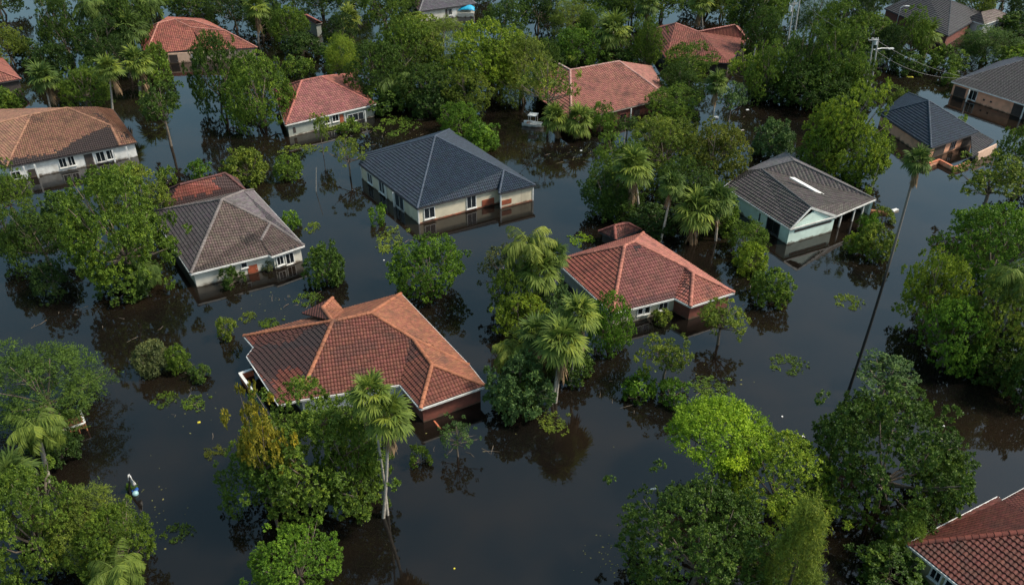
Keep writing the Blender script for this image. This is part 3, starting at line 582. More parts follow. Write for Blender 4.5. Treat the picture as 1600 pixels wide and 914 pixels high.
def crown(kind, seed):
    """returns dict(leaf mesh, wood mesh, R, H); canonical sizes in metres, base at the waterline"""
    key = (kind, seed)
    if key in PROTO: return PROTO[key]
    g = np.random.default_rng(hash_(kind) * 31 + seed)
    P = dict(broad=dict(R=5.0, H=8.0, h0=.04, nc=72, rc=(.7, 1.7), tuft=64, tl=19, ls=.178, asp=.6, lump=.36, squash=.75, mat='leaf'),
             dense=dict(R=5.0, H=7.0, h0=.04, nc=84, rc=(.75, 1.4), tuft=54, tl=17, ls=.175, asp=.68, lump=.10, squash=.85, mat='leaf'),
             feather=dict(R=4.6, H=8.5, h0=.04, nc=70, rc=(.7, 1.6), tuft=44, tl=16, ls=.26, asp=.30, lump=.34, squash=.8, mat='fine'),
             open=dict(R=4.2, H=8.0, h0=.28, nc=32, rc=(.6, 1.2), tuft=24, tl=11, ls=.27, asp=.6, lump=.30, squash=.7, mat='leaf'),
             layered=dict(R=4.2, H=7.0, h0=.36, nc=26, rc=(.9, 1.5), tuft=80, tl=16, ls=.20, asp=.5, lump=.12, squash=.50, mat='fine'),
             shrub=dict(R=1.7, H=2.0, h0=-.05, nc=16, rc=(.38, .65), tuft=16, tl=10, ls=.24, asp=.6, lump=.28, squash=.8, mat='leaf'),
             bush=dict(R=3.0, H=4.2, h0=-.03, nc=42, rc=(.6, 1.0), tuft=26, tl=12, ls=.27, asp=.62, lump=.16, squash=.85, mat='leaf'),
             sparse=dict(R=1.6, H=3.6, h0=.18, nc=15, rc=(.3, .6), tuft=11, tl=8, ls=.22, asp=.5, lump=.35, squash=.8, mat='leaf'),
             cone=dict(R=2.6, H=7.0, h0=.02, nc=60, rc=(.5, .9), tuft=30, tl=15, ls=.26, asp=.2, lump=.14, squash=1.0, mat='fine'),
             weeds=dict(R=1.6, H=.35, h0=0, nc=22, rc=(.15, .55), tuft=12, tl=8, ls=.12, asp=.6, lump=.3, squash=.2, mat='leaf'))[kind]
    R, H, h0 = P['R'], P['H'], P['h0'] * P['H']
    bumps = unit(g.normal(size=(7, 3))); ba = g.uniform(-1, 1, 7) * P['lump']
    def rad(dirs): return 1 + (np.exp(-(1 - dirs @ bumps.T) * 5) * ba).sum(1)
    # cluster centres over the shell, a few inside
    nc = P['nc']; dirs = []
    k = 0
    while len(dirs) < nc:
        d = unit(g.normal(size=3)); lim = -.75 if kind in ('shrub', 'bush', 'dense', 'cone', 'broad', 'feather') else -.45
        if kind == 'layered': lim = -.1
        if d[2] < lim: continue
        if all(np.dot(d, q) < math.cos(1.55 / math.sqrt(nc) ) for q in dirs) or k > 4000: dirs.append(d)
        k += 1
    dirs = np.array(dirs); rr = rad(dirs); mid = h0 + (H - h0) * (.42 if kind != 'weeds' else .3)
    up_ = H - mid; dn = mid - h0
    rc = g.uniform(*P['rc'], nc)
    if kind in ('broad', 'feather', 'dense', 'bush', 'open', 'shrub'):
        spray = g.random(nc) < .24; rc[spray] = P['rc'][0] * g.uniform(.55, .85, spray.sum())
    else: spray = np.zeros(nc, bool)
    fr = np.where(g.random(nc) < .18, g.uniform(.4, .7, nc), g.uniform(.86, 1.02, nc))
    if kind == 'open' or kind == 'sparse': fr = g.uniform(.35, 1.05, nc)
    fr = np.where(spray, g.uniform(1.02, 1.24, nc), fr)
    ctr = dirs * (rr * fr)[:, None]
    if kind == 'cone':
        zz = g.random(nc) ** 1.2; a = g.uniform(0, 6.28, nc); q = (1 - zz) ** .75 * .9
        ctr = np.stack([np.cos(a) * q * R * .85, np.sin(a) * q * R * .85, h0 + zz * (H - h0) * .93], 1)
    elif kind == 'weeds':
        a = g.uniform(0, 6.28, nc); q = np.sqrt(g.random(nc)); ctr = np.stack([np.cos(a) * q * R, np.sin(a) * q * R, np.zeros(nc) + .03], 1)
    else:
        Rm = R - rc * .8
        if kind in ('broad', 'feather', 'dense', 'bush', 'shrub'):
            zq = dirs[:, 2]; hz = np.hypot(dirs[:, 0], dirs[:, 1]) + 1e-6; kx = np.where(zq < 0, (1 - .25 * np.abs(zq)) / hz, 1.0)
            ctr[:, 0] *= kx; ctr[:, 1] *= kx
        ctr = np.stack([ctr[:, 0] * Rm, ctr[:, 1] * Rm, mid + np.where(ctr[:, 2] > 0, ctr[:, 2] * (up_ - rc * .6), ctr[:, 2] * dn)], 1)
    axis_pt = np.array([0, 0, mid - dn * .3])
    cs, ds, ns, sz, tn = [], [], [], [], []
    for i in range(nc):
        outd = unit(ctr[i] - axis_pt) if kind != 'weeds' else np.array([0, 0, 1.0])
        nt_ = int(P['tuft'] * (rc[i] / P['rc'][1]) ** 1.5) + 3
        td = unit(g.normal(size=(nt_ * 3, 3))); td = td[(td @ outd > -.35) | (td[:, 2] > .3)][:nt_]
        if kind == 'layered': td[:, 2] = np.abs(td[:, 2]) * .8 - .12; td = unit(td)
        tp = ctr[i] + td * np.array([1, 1, P['squash']]) * rc[i] * g.uniform(.72, 1.08, (len(td), 1))
        ctone = g.normal(0, .15)
        tl = P['tl']
        for j in range(len(td)):
            tdir = unit(td[j] * .8 + outd * .35 + np.array([0, 0, .35]) + g.normal(0, .2, 3))
            if P['mat'] == 'fine':
                droop = np.array([0, 0, -.55]) if kind != 'cone' else np.array([0, 0, .5])
                t = g.random(tl)[:, None]
                sdir = unit(td[j] * .9 + droop * .6 + g.normal(0, .25, 3))
                c = tp[j] + sdir * (t - .3) * .9 * (.7 if kind == 'layered' else 1) + g.normal(0, .09, (tl, 3))
                ld = unit(sdir * .6 + g.normal(0, .75, (tl, 3))); nn_ = unit(tdir + g.normal(0, .5, (tl, 3)))
                tone = .5 + ctone + (td[j][2]) * .10 + g.normal(0, .12, tl)
            else:
                ld = unit(tdir * .55 + g.normal(0, .62, (tl, 3)))
                c = tp[j] + ld * P['ls'] * .55 + g.normal(0, .04, (tl, 3))
                nn_ = unit(tdir + g.normal(0, .38, (tl, 3)))
                tone = .42 + ctone + g.normal(0, .14, tl) + (g.random() < .18) * .28
            if kind == 'weeds': c[:, 2] = np.abs(c[:, 2]) * .5 + .02; nn_ = unit(nn_ * .4 + np.array([0, 0, 1]))
            cs.append(c); ds.append(ld); ns.append(nn_); sz.append(P['ls'] * g.uniform(.6, 1.25, tl)); tn.append(tone)
    c = np.concatenate(cs); keep = c[:, 2] > .02
    c = c[keep]; me = leaves_mesh(kind + '_foliage', c, np.concatenate(ds)[keep], np.concatenate(ns)[keep], np.concatenate(sz)[keep], P['asp'], np.concatenate(tn)[keep])
    me.materials.append(M[P['mat']])
    # trunk with limbs
    wme = None
    if kind != 'weeds':
        mb = MB(); tr = {'shrub': .05, 'sparse': .05, 'bush': .09, 'cone': .13}.get(kind, .22)
        fork = np.array([g.normal(0, .15), g.normal(0, .15), max(.4, h0 + (H - h0) * .22)]) if kind not in ('shrub', 'cone') else np.array([0, 0, .25 if kind == 'shrub' else H * .6])
        nst = 1 if kind in ('sparse', 'cone', 'open') else (4 if kind in ('shrub', 'bush') else 3)
        for s_ in range(nst):
            a = 6.28 * s_ / nst + g.random(); b0 = np.array([math.cos(a), math.sin(a), 0]) * tr * (2.5 if nst > 1 else 0)
            mb.tube([b0 + (0, 0, -1.2), b0 + (0, 0, 0), (b0 + fork) / 2 + g.normal(0, tr * .4, 3), fork], [tr * 1.1, tr, tr * .85, tr * .75], 7)
        idx = g.permutation(nc)[:min(nc, 14 if nst > 1 or kind in ('open', 'sparse') else 10)]
        for i in idx:
            st = fork * (.8 + .2 * g.random()) if kind != 'cone' else np.array([0, 0, max(.3, ctr[i][2] - 1.0)])
            m1 = st * .45 + ctr[i] * .55 + g.normal(0, .12 * R / 4, 3) + np.array([0, 0, -.05 * R])
            e_ = ctr[i] + unit(ctr[i] - axis_pt) * rc[i] * .4
            mb.tube([st, st * .75 + m1 * .25 + g.normal(0, .04, 3), m1, e_], [tr * .55, tr * .42, tr * .3, tr * .1], 5)
            for q in range(2):
                e2 = m1 * .4 + ctr[i] * .6 + unit(g.normal(size=3)) * rc[i] * .9; mb.tube([m1 * .8 + ctr[i] * .2, e2], [tr * .18, tr * .06], 4, False)
        wme = mb.me(kind + '_wood', True); wme.materials.append(M['bark'])
    rad_ = np.percentile(np.hypot(c[:, 0], c[:, 1]), 93 if kind != 'weeds' else 90); top = np.percentile(c[:, 2], 98.8)
    PROTO[key] = dict(leaf=me, wood=wme, R=rad_, H=top); return PROTO[key]
def hash_(s): return sum((i + 3) * ord(ch) for i, ch in enumerate(s))

def blade(mbv, p0, d, side, n, L, w, droop, segs=3):
    """bent narrow leaf blade: appends quads to list mbv (verts, faces)"""
    V, Fc = mbv; k = len(V); p = np.array(p0, float); d = np.array(d, float)
    for i in range(segs + 1):
        t = i / segs; ww = w * (math.sin(math.pi * min(.97, .12 + t * .86))) * .5
        V.append(p - side * ww); V.append(p + side * ww)
        d = unit(d + np.array([0, 0, -droop / segs])); p = p + d * L / segs
    for i in range(segs): Fc.append((k + 2 * i, k + 2 * i + 1, k + 2 * i + 3, k + 2 * i + 2))
def palm_crown(kind, seed):
    key = ('palm_' + kind, seed)
    if key in PROTO: return PROTO[key]
    g = np.random.default_rng(seed + 100); V, Fc, T = [], [], []; DV, DF = [], []
    if kind == 'fan':
        nf = 30; R = 2.3
        for i in range(nf):
            a = i * 2.399 + g.normal(0, .15); el = math.radians(80 - 112 * (i / nf) + g.normal(0, 7))
            d = np.array([math.cos(a) * math.cos(el), math.sin(a) * math.cos(el), math.sin(el)])
            Lp = g.uniform(.75, 1.15); s_ = np.array([-math.sin(a), math.cos(a), 0]); n_ = np.cross(d, s_) * -1
            if n_[2] < 0: n_ = -n_
            p1 = d * Lp * .5 + np.array([0, 0, .05]); d2 = unit(d + np.array([0, 0, -.25])); p1 = p1 + d2 * Lp * .5
            f0 = len(Fc); blade((V, Fc), (0, 0, 0), d, s_, n_, Lp, .05, .25, 2)
            up = unit(np.cross(s_, d2)); up = up if up[2] > 0 else -up
            tn = g.normal(.5, .13)
            for q in range(17):
                th = math.radians(-112 + 224 * q / 16 + g.normal(0, 3))
                dd = unit(d2 * math.cos(th) + s_ * math.sin(th) + up * .12)
                sd_ = unit(np.cross(dd, up)); sd_ = unit(sd_ + up * .35 * (1 if q % 2 else -1))
                blade((V, Fc), p1, dd, sd_, up, g.uniform(.85, 1.15) * (1.1 - .25 * abs(th) / 2), .15, .55 + .35 * g.random() + (i / nf) * .3, 3)
            tip = g.random() < .25
            T += [tn + g.normal(0, .1) - .12 * (i / nf) + (.3 if tip else 0) + (.2 if i > nf - 6 and g.random() < .4 else 0) for _ in range(len(Fc) - f0)]
        for i in range(130):
            a = g.uniform(0, 6.28); s_ = np.array([-math.sin(a), math.cos(a), 0]); z0 = -.5 - g.random() * 1.9
            d = unit(np.array([math.cos(a) * .55, math.sin(a) * .55, -.6 + g.normal(0, .15)]))
            blade((DV, DF), (math.cos(a) * .15, math.sin(a) * .15, z0), d, s_, None, g.uniform(.7, 1.3), g.uniform(.08, .2), 1.6, 3)
    else:
        nf = 22; R = 2.9
        for i in range(nf):
            a = i * 2.399 + g.normal(0, .2); el = math.radians(72 - 85 * (i / nf) + g.normal(0, 6)); L = g.uniform(2.3, 3.1)
            d = np.array([math.cos(a) * math.cos(el), math.sin(a) * math.cos(el), math.sin(el)]); s_ = np.array([-math.sin(a), math.cos(a), 0])
            p = np.zeros(3); segs = 22; tn = g.normal(.5, .14); f0 = len(Fc)
            for q in range(segs):
                t = q / segs; d = unit(d + np.array([0, 0, -.085 - .03 * t])); p2 = p + d * L / segs
                wd = .04 * (1 - t); k = len(V); V += [p - s_ * wd, p + s_ * wd, p2 + s_ * wd, p2 - s_ * wd]; Fc.append((k, k + 1, k + 2, k + 3))
                if q > 2:
                    for sg in (-1, 1):
                        for rep in range(2):
                            ll = (.95 * math.sin(math.pi * (.12 + .8 * t)) + .12) * g.uniform(.8, 1.15)
                            dd = unit(s_ * sg + d * .55 + np.array([0, 0, -.35]) + g.normal(0, .13, 3))
                            blade((V, Fc), p + (p2 - p) * rep * .5, dd, unit(np.cross(dd, (0, 0, 1)) + g.normal(0, .3, 3)), None, ll, .085, .9, 2)
                p = p2
            T += [tn + g.normal(0, .12) for _ in range(len(Fc) - f0)]
        for i in range(22):
            a = g.uniform(0, 6.28); s_ = np.array([-math.sin(a), math.cos(a), 0])
            blade((DV, DF), (math.cos(a) * .1, math.sin(a) * .1, -.1), unit(np.array([math.cos(a) * .5, math.sin(a) * .5, -.5])), s_, None, g.uniform(.8, 1.5), .1, 1.6, 3)
    me = bpy.data.meshes.new(kind + '_fronds'); me.from_pydata([tuple(v) for v in V], [], Fc); a_ = me.attributes.new('tone', 'FLOAT', 'FACE'); a_.data.foreach_set('value', np.clip(np.array(T, np.float32), 0, 1)); me.materials.append(M['fine'])
    dm = bpy.data.meshes.new(kind + '_dead_fronds'); dm.from_pydata([tuple(v) for v in DV], [], DF); dm.materials.append(M['dead'])
    PROTO[key] = dict(leaf=me, dead=dm, R=R); return PROTO[key]

TINT = dict(lime=(0.185, 0.309, 0.020), ygreen=(0.185, 0.273, 0.027), mid=(0.108, 0.183, 0.024), bright=(0.106, 0.211, 0.022), dark=(0.063, 0.118, 0.020), deep=(0.040, 0.080, 0.017),
            blue=(0.081, 0.149, 0.045), grey=(0.123, 0.154, 0.058), gold=(0.207, 0.196, 0.024), olive=(0.129, 0.160, 0.024), palm=(0.129, 0.191, 0.035), palmd=(0.084, 0.139, 0.030), palmy=(0.179, 0.232, 0.040), moss=(0.146, 0.206, 0.030), shade=(0.034, 0.062, 0.017), oliveg=(.108, .182, .026))
KINDS = {'B': ('broad', 'broadleaf_tree', 'tree', 'broadleaf trees standing in the flood'), 'D': ('dense', 'broadleaf_tree', 'tree', 'broadleaf trees standing in the flood'),
         'F': ('feather', 'feathery_tree', 'tree', 'fine leaved trees standing in the flood'), 'O': ('open', 'broadleaf_tree', 'tree', 'broadleaf trees standing in the flood'),
         'L': ('layered', 'feathery_tree', 'tree', 'fine leaved trees standing in the flood'), 'C': ('cone', 'conifer_tree', 'tree', 'fine leaved trees standing in the flood'),
         'U': ('bush', 'large_bush', 'bush', 'bushes rising out of the flood'), 'S': ('shrub', 'shrub', 'shrub', 'shrubs poking out of the flood'),
         'Y': ('sparse', 'young_tree', 'young tree', 'thin young trees in the flood'), 'W': ('weeds', 'floating_plants', 'floating plants', 'floating plant patches')}
rng = random.Random(77)
def plant(k, x0, x1, y0, y1, tint, label, base=None):
    kind, name, cat, grp = KINDS[k]; nvar = {'B': 4, 'D': 3, 'F': 4, 'O': 3, 'U': 3, 'S': 4, 'Y': 3, 'W': 3, 'L': 1, 'C': 1}[k]
    pr = crown(kind, rng.randrange(nvar)); xc = (x0 + x1) / 2
    if k == 'W':
        a = at(xc, y1); b2 = at(xc, y0); R = (x1 - x0) / 2 / px_m((y0 + y1) / 2)
        root = empty(name, tuple((a + b2) / 2)); sx, sy, sz = R / pr['R'], max(.3, (b2[1] - a[1]) / 2 / pr['R']), 1; rz = 0
    else:
        R = (x1 - x0) / 2 / px_m(y1)
        for _ in range(3):
            Yb = at(xc, y1)[1] + R * (.62 if k not in 'YC' else .3) if base is None else at(base[0], base[1])[1]
            H = at_depth(xc, y0, Yb + R * .22)[2]
            v = at_depth(xc, (y0 + y1) / 2, Yb); R = (x1 - x0) / 2 * ((v - EYE) @ FW) / F_PX
        bx = at_depth(xc, (y0 * .6 + y1 * .4), Yb)[0]
        root = empty(name, (bx, Yb, 0)); sx = sy = R / pr['R']; sz = max(H, .5) / pr['H']; rz = rng.uniform(0, 6.28)
    root['_'] = 0; del root['_']
    tag(root, label, cat, grp)
    t = np.array(TINT[tint]) * rng.uniform(.9, 1.1)
    f = bpy.data.objects.new('crown' if cat in ('tree', 'young tree') else 'foliage', pr['leaf']); C.objects.link(f); f.parent = root
    f.scale = (sx, sy, sz); f.rotation_euler = (0, 0, rz); f.color = (*t, 1)
    if pr['wood']:
        w = bpy.data.objects.new('trunk' if cat in ('tree', 'young tree') else 'stems', pr['wood']); C.objects.link(w); w.parent = root; w.scale = (sx, sy, sz); w.rotation_euler = (0, 0, rz)
    return root
def palm(k, cx, cy, width, bx, by, tint, label, tr=.13, trunks=1, bark='palm_bark', dead=1.0):
    kind = {'fan': 'fan', 'feather': 'feather'}[k]; pr = palm_crown(kind, rng.randrange(3))
    b0 = at(bx, by); top = at_depth(cx, cy, b0[1] + .15); H = top[2]
    dist = (top - EYE) @ FW; s = (width / 2 * dist / F_PX) / (pr['R'] * .82)
    root = empty('fan_palm' if kind == 'fan' else 'feather_palm', (b0[0], b0[1], 0)); tag(root, label, 'palm', 'palm trees standing in the flood')
    f = bpy.data.objects.new('crown', pr['leaf']); C.objects.link(f); f.parent = root; f.location = (top[0] - b0[0], top[1] - b0[1], H); f.scale = (s, s, s * rng.uniform(.9, 1.1)); f.rotation_euler = (rng.uniform(-.12, .12), rng.uniform(-.12, .12), rng.uniform(0, 6.28)); f.color = (*TINT[tint], 1)
    if dead:
        d = bpy.data.objects.new('dead_fronds', pr['dead']); C.objects.link(d); d.parent = root; d.location = f.location; d.scale = (s * .8, s * .8, s * dead); d.rotation_euler = f.rotation_euler
    for q in range(trunks):
        mb = MB(); off = np.array([q * tr * 2.6, q * .1, 0]); T_ = np.array([top[0] - b0[0], top[1] - b0[1], H]); pts = []; rr = []
        n = 10
        for i in range(n + 1):
            t = i / n; bend = math.sin(t * math.pi) * .03 * H * (1 if q == 0 else .4)
            pts.append(off * (1 - t) + T_ * t + np.array([bend * .3, 0, 0])); rr.append(tr * (1.25 - .45 * t) * (1 + .05 * (i % 2)))
        pts = [pts[0] + (0, 0, -1.2)] + pts; rr = [rr[0]] + rr
        mb.tube(pts, rr, 8); o = bpy.data.objects.new('trunk', mb.me('palm_trunk', True)); C.objects.link(o); o.parent = root; o.data.materials.append(M[bark])
    return root

# ------------------------------------------------------------------ plants, front to back
PL = [
 # front
 ('B',362,596,622,836,'oliveg','big spreading green tree in front of the dark stained orange roof'),
 ('O',348,440,608,712,'gold','golden yellow tree at the front corner of the orange roofed house',(405,822)),
 ('B',348,470,680,812,'oliveg','olive green lower crown left of the big spreading front tree'),
 ('B',490,600,650,812,'mid','green tree touching the trunks of the front fan palm'),
 ('B',392,536,832,960,'bright','bright green low tree at the bottom edge, left of centre'),
 ('B',-40,120,738,925,'oliveg','large green tree filling the bottom left corner'),
 ('F',70,200,770,900,'moss','mossy fine leaved tree in the bottom left mass, nearest the open water'),
 ('B',120,238,795,930,'mid','dark tree in the bottom left mass beside the feathery palm'),
 ('F',-30,147,540,690,'dark','wide feathery dark green tree at the left edge, over the wooden deck'),
 ('U',52,118,662,730,'deep','dark bush behind the leaning left palm trunk'),
 ('U',208,262,533,590,'grey','pale tufted bush alone in the left channel'),
 ('U',255,293,541,585,'mid','small round bush touching the pale tufted bush'),
 ('S',335,370,494,535,'moss','small bush left of the dark stained orange roof'),
 ('W',376,398,486,506,'moss','small floating clump just above the orange roof\'s left corner'),
 ('W',405,445,496,512,'mid','thin floating clump beside the back of the big orange roof'),
 ('S',293,330,572,600,'dark','twiggy drowned shrub in the channel left of the orange roof'),
 ('W',285,330,615,640,'mid','faint floating clump below the twiggy drowned shrub'),
 ('W',318,352,696,718,'olive','floating leaves left of the golden tree'),
 ('B',100,256,262,468,'mid','tall leafy tree left of the brown grey roofed house'),
 ('B',152,256,256,372,'moss','pale topped tree rising behind the tall leafy left tree'),
 ('B',8,106,315,432,'dark','dark green tree in the left mass, lower of the row'),
 ('B',-30,44,258,345,'mid','green tree at the left edge below the tan roofed bungalow'),
 ('B',-20,32,330,420,'dark','dark tree at the left edge under the green one'),
 ('U',60,125,300,350,'dark','dark bush between the left trees and the bungalow'),
 ('S',246,276,258,292,'mid','small shrub behind the half charred garage roof'),
 ('S',290,330,248,282,'bright','rounded shrub above the half charred garage roof'),
 ('U',350,418,232,292,'moss','yellow green bush above the peak of the brown grey roof'),
 ('U',425,470,242,284,'mid','round bush right of the yellow green bush in the upper channel'),
 ('O',512,574,210,284,'moss','airy tree beside the left corner of the slate blue roof'),
 ('Y',486,514,178,244,'moss','slim young tree in front of the bright red roofed house'),
 ('S',524,560,186,210,'mid','low plants in front of the white porch posts'),
 ('O',214,292,124,238,'dark','thin drooping tree over the upper left channel'),
 ('B',295,378,52,186,'dark','tall dark tree at the right end of the peach walled house'),
 ('D',345,455,84,208,'mid','dense round tree left of the bright red hip roof'),
 ('S',440,470,328,360,'bright','bright shrub right of the brown grey roof\'s ridge'),
 ('W',478,498,346,366,'ygreen','small yellow green clump in the open water'),
 ('U',474,540,384,450,'dark','dark bush in open water right of the brown grey roofed house'),
 ('W',462,500,455,480,'mid','floating plants between the dark bush and the big orange roof'),
 ('S',340,380,415,452,'dark','shrub in front of the pale wall of the brown grey roofed house'),
 ('S',408,432,404,424,'grey','pale shrub by the red door of the brown grey roofed house'),
 ('S',575,606,320,352,'bright','twiggy shrub by the left wall of the cream house'),
 ('W',590,640,350,396,'moss','trailing leaves in the water below the twiggy shrub'),
 ('D',610,726,368,472,'bright','dense round glossy tree below the cream walled house'),
 ('O',745,836,378,486,'grey','grey green tree at the left of the central palm cluster'),
 ('U',826,900,440,512,'blue','dark bluish bush beside the left wall of the salmon roofed house'),
 ('B',772,856,455,540,'ygreen','yellow tipped bushy tree in the middle of the palm cluster'),
 ('D',918,990,458,556,'bright','dense clipped looking round tree by the salmon roofed house'),
 ('U',760,862,552,658,'blue','bluish green rounded bush below the central palm cluster'),
 ('W',842,894,640,676,'moss','floating leaves at the foot of the two white palm trunks'),
 ('O',680,748,655,728,'blue','sparse spreading tree right of the front porch corner'),
 ('S',636,674,694,732,'mid','small shrub between the front fan palm and the sparse tree'),
 ('O',1000,1082,520,618,'moss','thin airy tree standing in bright green shrubs'),
 ('S',968,1024,582,628,'bright','bright green shrub left of the airy tree'),
 ('S',1022,1082,590,636,'bright','bright green shrub right under the airy tree'),
 ('W',1080,1148,585,618,'mid','floating mat right of the bright green shrubs'),
 ('O',1090,1166,466,552,'moss','small white stemmed tree right of the red walled wing'),
 ('S',1018,1052,484,510,'moss','pale shrub against the cream wall of the salmon roofed house'),
 ('U',1176,1242,420,480,'mid','leafy bush alone in open water below the mint house'),
 ('W',1306,1346,458,486,'ygreen','small yellow green clump left of the long leaning trunk'),
 ('W',1205,1258,552,588,'mid','faint plant patch in the open water left of the long trunk'),
 ('W',888,926,364,386,'lime','yellow green mat above the salmon roof\'s left corner'),
 ('D',1140,1202,346,402,'mid','round dark bush beside the mint left wall'),
 ('U',1150,1204,380,432,'ygreen','paler bush just below the round bush by the mint house'),
 ('L',1048,1204,640,790,'lime','lime green tree of flat layered pads at the bottom right'),
 ('B',1132,1306,684,840,'ygreen','yellow green leafy tree right behind the lime layered tree'),
 ('B',975,1215,770,985,'dark','large dark leafy tree at the bottom, right of centre'),
 ('C',1196,1302,778,985,'moss','tall soft conical conifer at the bottom edge'),
 ('D',1276,1508,624,838,'dark','very large dark dome shaped tree at lower right'),
 ('O',1330,1438,558,640,'blue','airy blue green tree at the top of the large dark dome tree'),
 ('U',1440,1515,700,790,'mid','bright fringe bush at the right side of the large dark dome tree'),
 ('F',1388,1450,796,880,'mid','fine leaved tree left of the deep red roof corner'),
 ('U',1335,1450,862,940,'dark','dark bush at the bottom edge beside the deep red roof'),
 ('B',1416,1516,392,530,'ygreen','bright low spreading tree at the left side of the right edge grove'),
 ('B',1478,1640,322,480,'bright','tall green tree at the top of the right edge grove'),
 ('B',1500,1640,430,590,'moss','mossy tree at the bottom of the right edge grove'),
 ('U',1580,1650,540,640,'dark','dark bush at the right edge under the grove'),
 ('O',1500,1600,236,350,'moss','loose tree leaning over the channel at the right edge'),
 ('B',1560,1660,190,320,'mid','green tree at the right edge below the orange walled house'),
 ('U',1320,1350,365,396,'ygreen','small yellow shrub at the open porch of the mint house'),
 ('S',1340,1376,335,372,'bright','shrub beside the white porch posts of the mint house'),
 ('U',1340,1398,350,410,'moss','leafy bush in the water near the leaning trunk and the mint house'),
 ('S',1362,1400,322,350,'moss','shrub at the right corner of the dark grey brown roof'),
 ('B',1252,1388,124,296,'ygreen','big yellow green tree behind the mint house'),
 ('B',1300,1400,200,296,'mid','green tree crowding the right side of the soft yellow green tree'),
 ('B',1250,1318,196,290,'mid','green tree at the left foot of the soft yellow green tree'),
 ('U',1176,1240,188,252,'blue','dark bush in the brown water above the mint house'),
 ('S',1310,1350,262,292,'bright','bright shrub under the soft yellow green tree'),
 # central grove right of the cream house
 ('B',915,1030,206,322,'mid','green tree at the left of the central right grove'),
 ('B',985,1100,184,290,'moss','high pale topped tree in the central right grove'),
 ('B',1068,1172,190,300,'olive','olive tree at the right of the central right grove'),
 ('D',908,990,262,345,'dark','dark low tree at the left foot of the central right grove'),
 ('B',1020,1120,250,340,'dark','dark tree in the middle of the central right grove'),
 ('U',1085,1160,296,368,'mid','bush at the right foot of the central right grove'),
 ('B',940,1010,290,350,'dark','shadowy tree below the drooping palm of the grove'),
 # upper middle mass
 ('D',686,748,160,214,'bright','bright round tree behind the slate blue roof'),
 ('U',715,784,190,242,'bright','bright bush trailing behind the slate blue roof\'s ridge'),
 ('F',508,560,55,126,'ygreen','pale feathery tree at the left of the upper middle wood'),
 ('B',540,640,62,172,'dark','dark layered tree in the upper middle wood'),
 ('B',585,690,30,150,'mid','green tree in the centre of the upper middle wood'),
 ('F',640,740,30,140,'moss','soft tree in the upper middle wood below the blue tarpaulin'),
 ('B',700,835,34,165,'ygreen','large yellow green tree in the upper middle wood'),
 ('F',770,862,58,170,'moss','soft tree at the right of the upper middle wood'),
 ('B',620,720,100,180,'dark','low dark tree at the waterline of the upper middle wood'),
 ('B',690,770,110,185,'moss','green tree hanging over the brown water in the upper middle'),
 ('O',808,906,88,206,'moss','loose tree in front of the wide buried red roof'),
 ('S',440,496,86,122,'mid','low shrub behind the bright red hip roof'),
 ('D',915,962,160,212,'bright','round tree right of the drooping fan palms'),
 ('O',960,1000,180,222,'dark','small dark tree between the buried roof and the grove'),
 ('B',985,1060,175,235,'moss','pale tree at the back of the central right grove'),
 ('B',1008,1092,134,198,'mid','tree against the right end of the buried red roof'),
 ('B',1045,1100,110,170,'dark','dark tree between the two red roofs'),
 ('D',864,936,42,110,'bright','deep green round tree behind the buried red roof'),
 ('B',984,1038,28,112,'mid','tall tree right of the twin trunk palm'),
 ('B',1036,1118,66,134,'mid','sunlit tree in front of the two ridged red roof'),
 ('O',1118,1168,126,196,'blue','slim tree in the brown channel right of the two red roofs'),
 ('O',1136,1194,78,150,'ygreen','light green tree with a pale bare stem, right of the two ridged roof'),
 ('B',1165,1240,60,165,'mid','green tree at the left of the upper right wood'),
 ('B',1210,1300,32,160,'dark','dark tree around the tall white pole, upper right wood'),
 ('B',1268,1362,40,168,'mid','large tree left of the double utility pole'),
 ('D',1220,1330,95,178,'dark','low dark dome tree in the upper right wood'),
 ('B',1300,1366,90,168,'mid','green tree touching the double utility pole'),
 ('O',1345,1385,70,132,'dark','dark thin tree behind the double utility pole'),
 ('B',1310,1400,20,100,'mid','tree behind the double utility pole, near the charcoal roof'),
 ('B',1400,1462,8,104,'mid','round headed tree left of the top right palm'),
 ('F',1500,1590,44,108,'dark','willowy tree in front of the white walled cottage'),
 ('B',1498,1560,-25,40,'moss','wide tree between the charcoal roof and the white cottage'),
 ('U',1448,1510,72,116,'mid','hedge like bush at the far bank, top right'),
 ('U',1560,1640,70,120,'mid','hedge at the right edge above the dark grey roof'),
 ('S',1470,1500,108,135,'mid','reeds beside the wire end at the far bank'),
 ('S',1496,1512,180,198,'lime','small yellow shrub between the two orange walled houses'),
 ('W',1380,1415,130,150,'mid','floating leaves in the brown water by the double pole'),
 ('S',1392,1420,140,165,'moss','shrub behind the blue black pyramid roof'),
 # upper left
 ('B',-30,44,34,108,'moss','rounded pale tree in the upper left corner by the brown house'),
 ('B',92,168,104,176,'mid','green tree above the tan roofed bungalow'),
 ('U',40,80,88,130,'dark','small dark tree left of the upper left palms'),
 ('U',-20,36,136,186,'mid','bush at the left edge between two red roofs'),
 ('B',60,130,-5,110,'dark','dark tree beside the upper left open water'),
 ('B',115,200,30,120,'deep','deep green tree around the tall upper left palm trunk'),
 ('B',150,235,-20,95,'dark','dark tree left of the peach walled house'),
 ('U',52,110,70,128,'deep','dark low tree overhanging the upper left water'),
 ('S',226,270,92,135,'mid','shrub in front of the peach walled house'),
 ('B',262,345,-25,40,'dark','dark tree right behind the peach walled house\'s roof'),
 ('B',325,400,-20,52,'deep','deep green tree behind the long roof\'s right end'),
 ('B',205,275,-35,30,'mid','tree behind the left ridge of the peach walled house'),
 ('D',424,482,8,76,'mid','round tree by the tiny grey hut'),
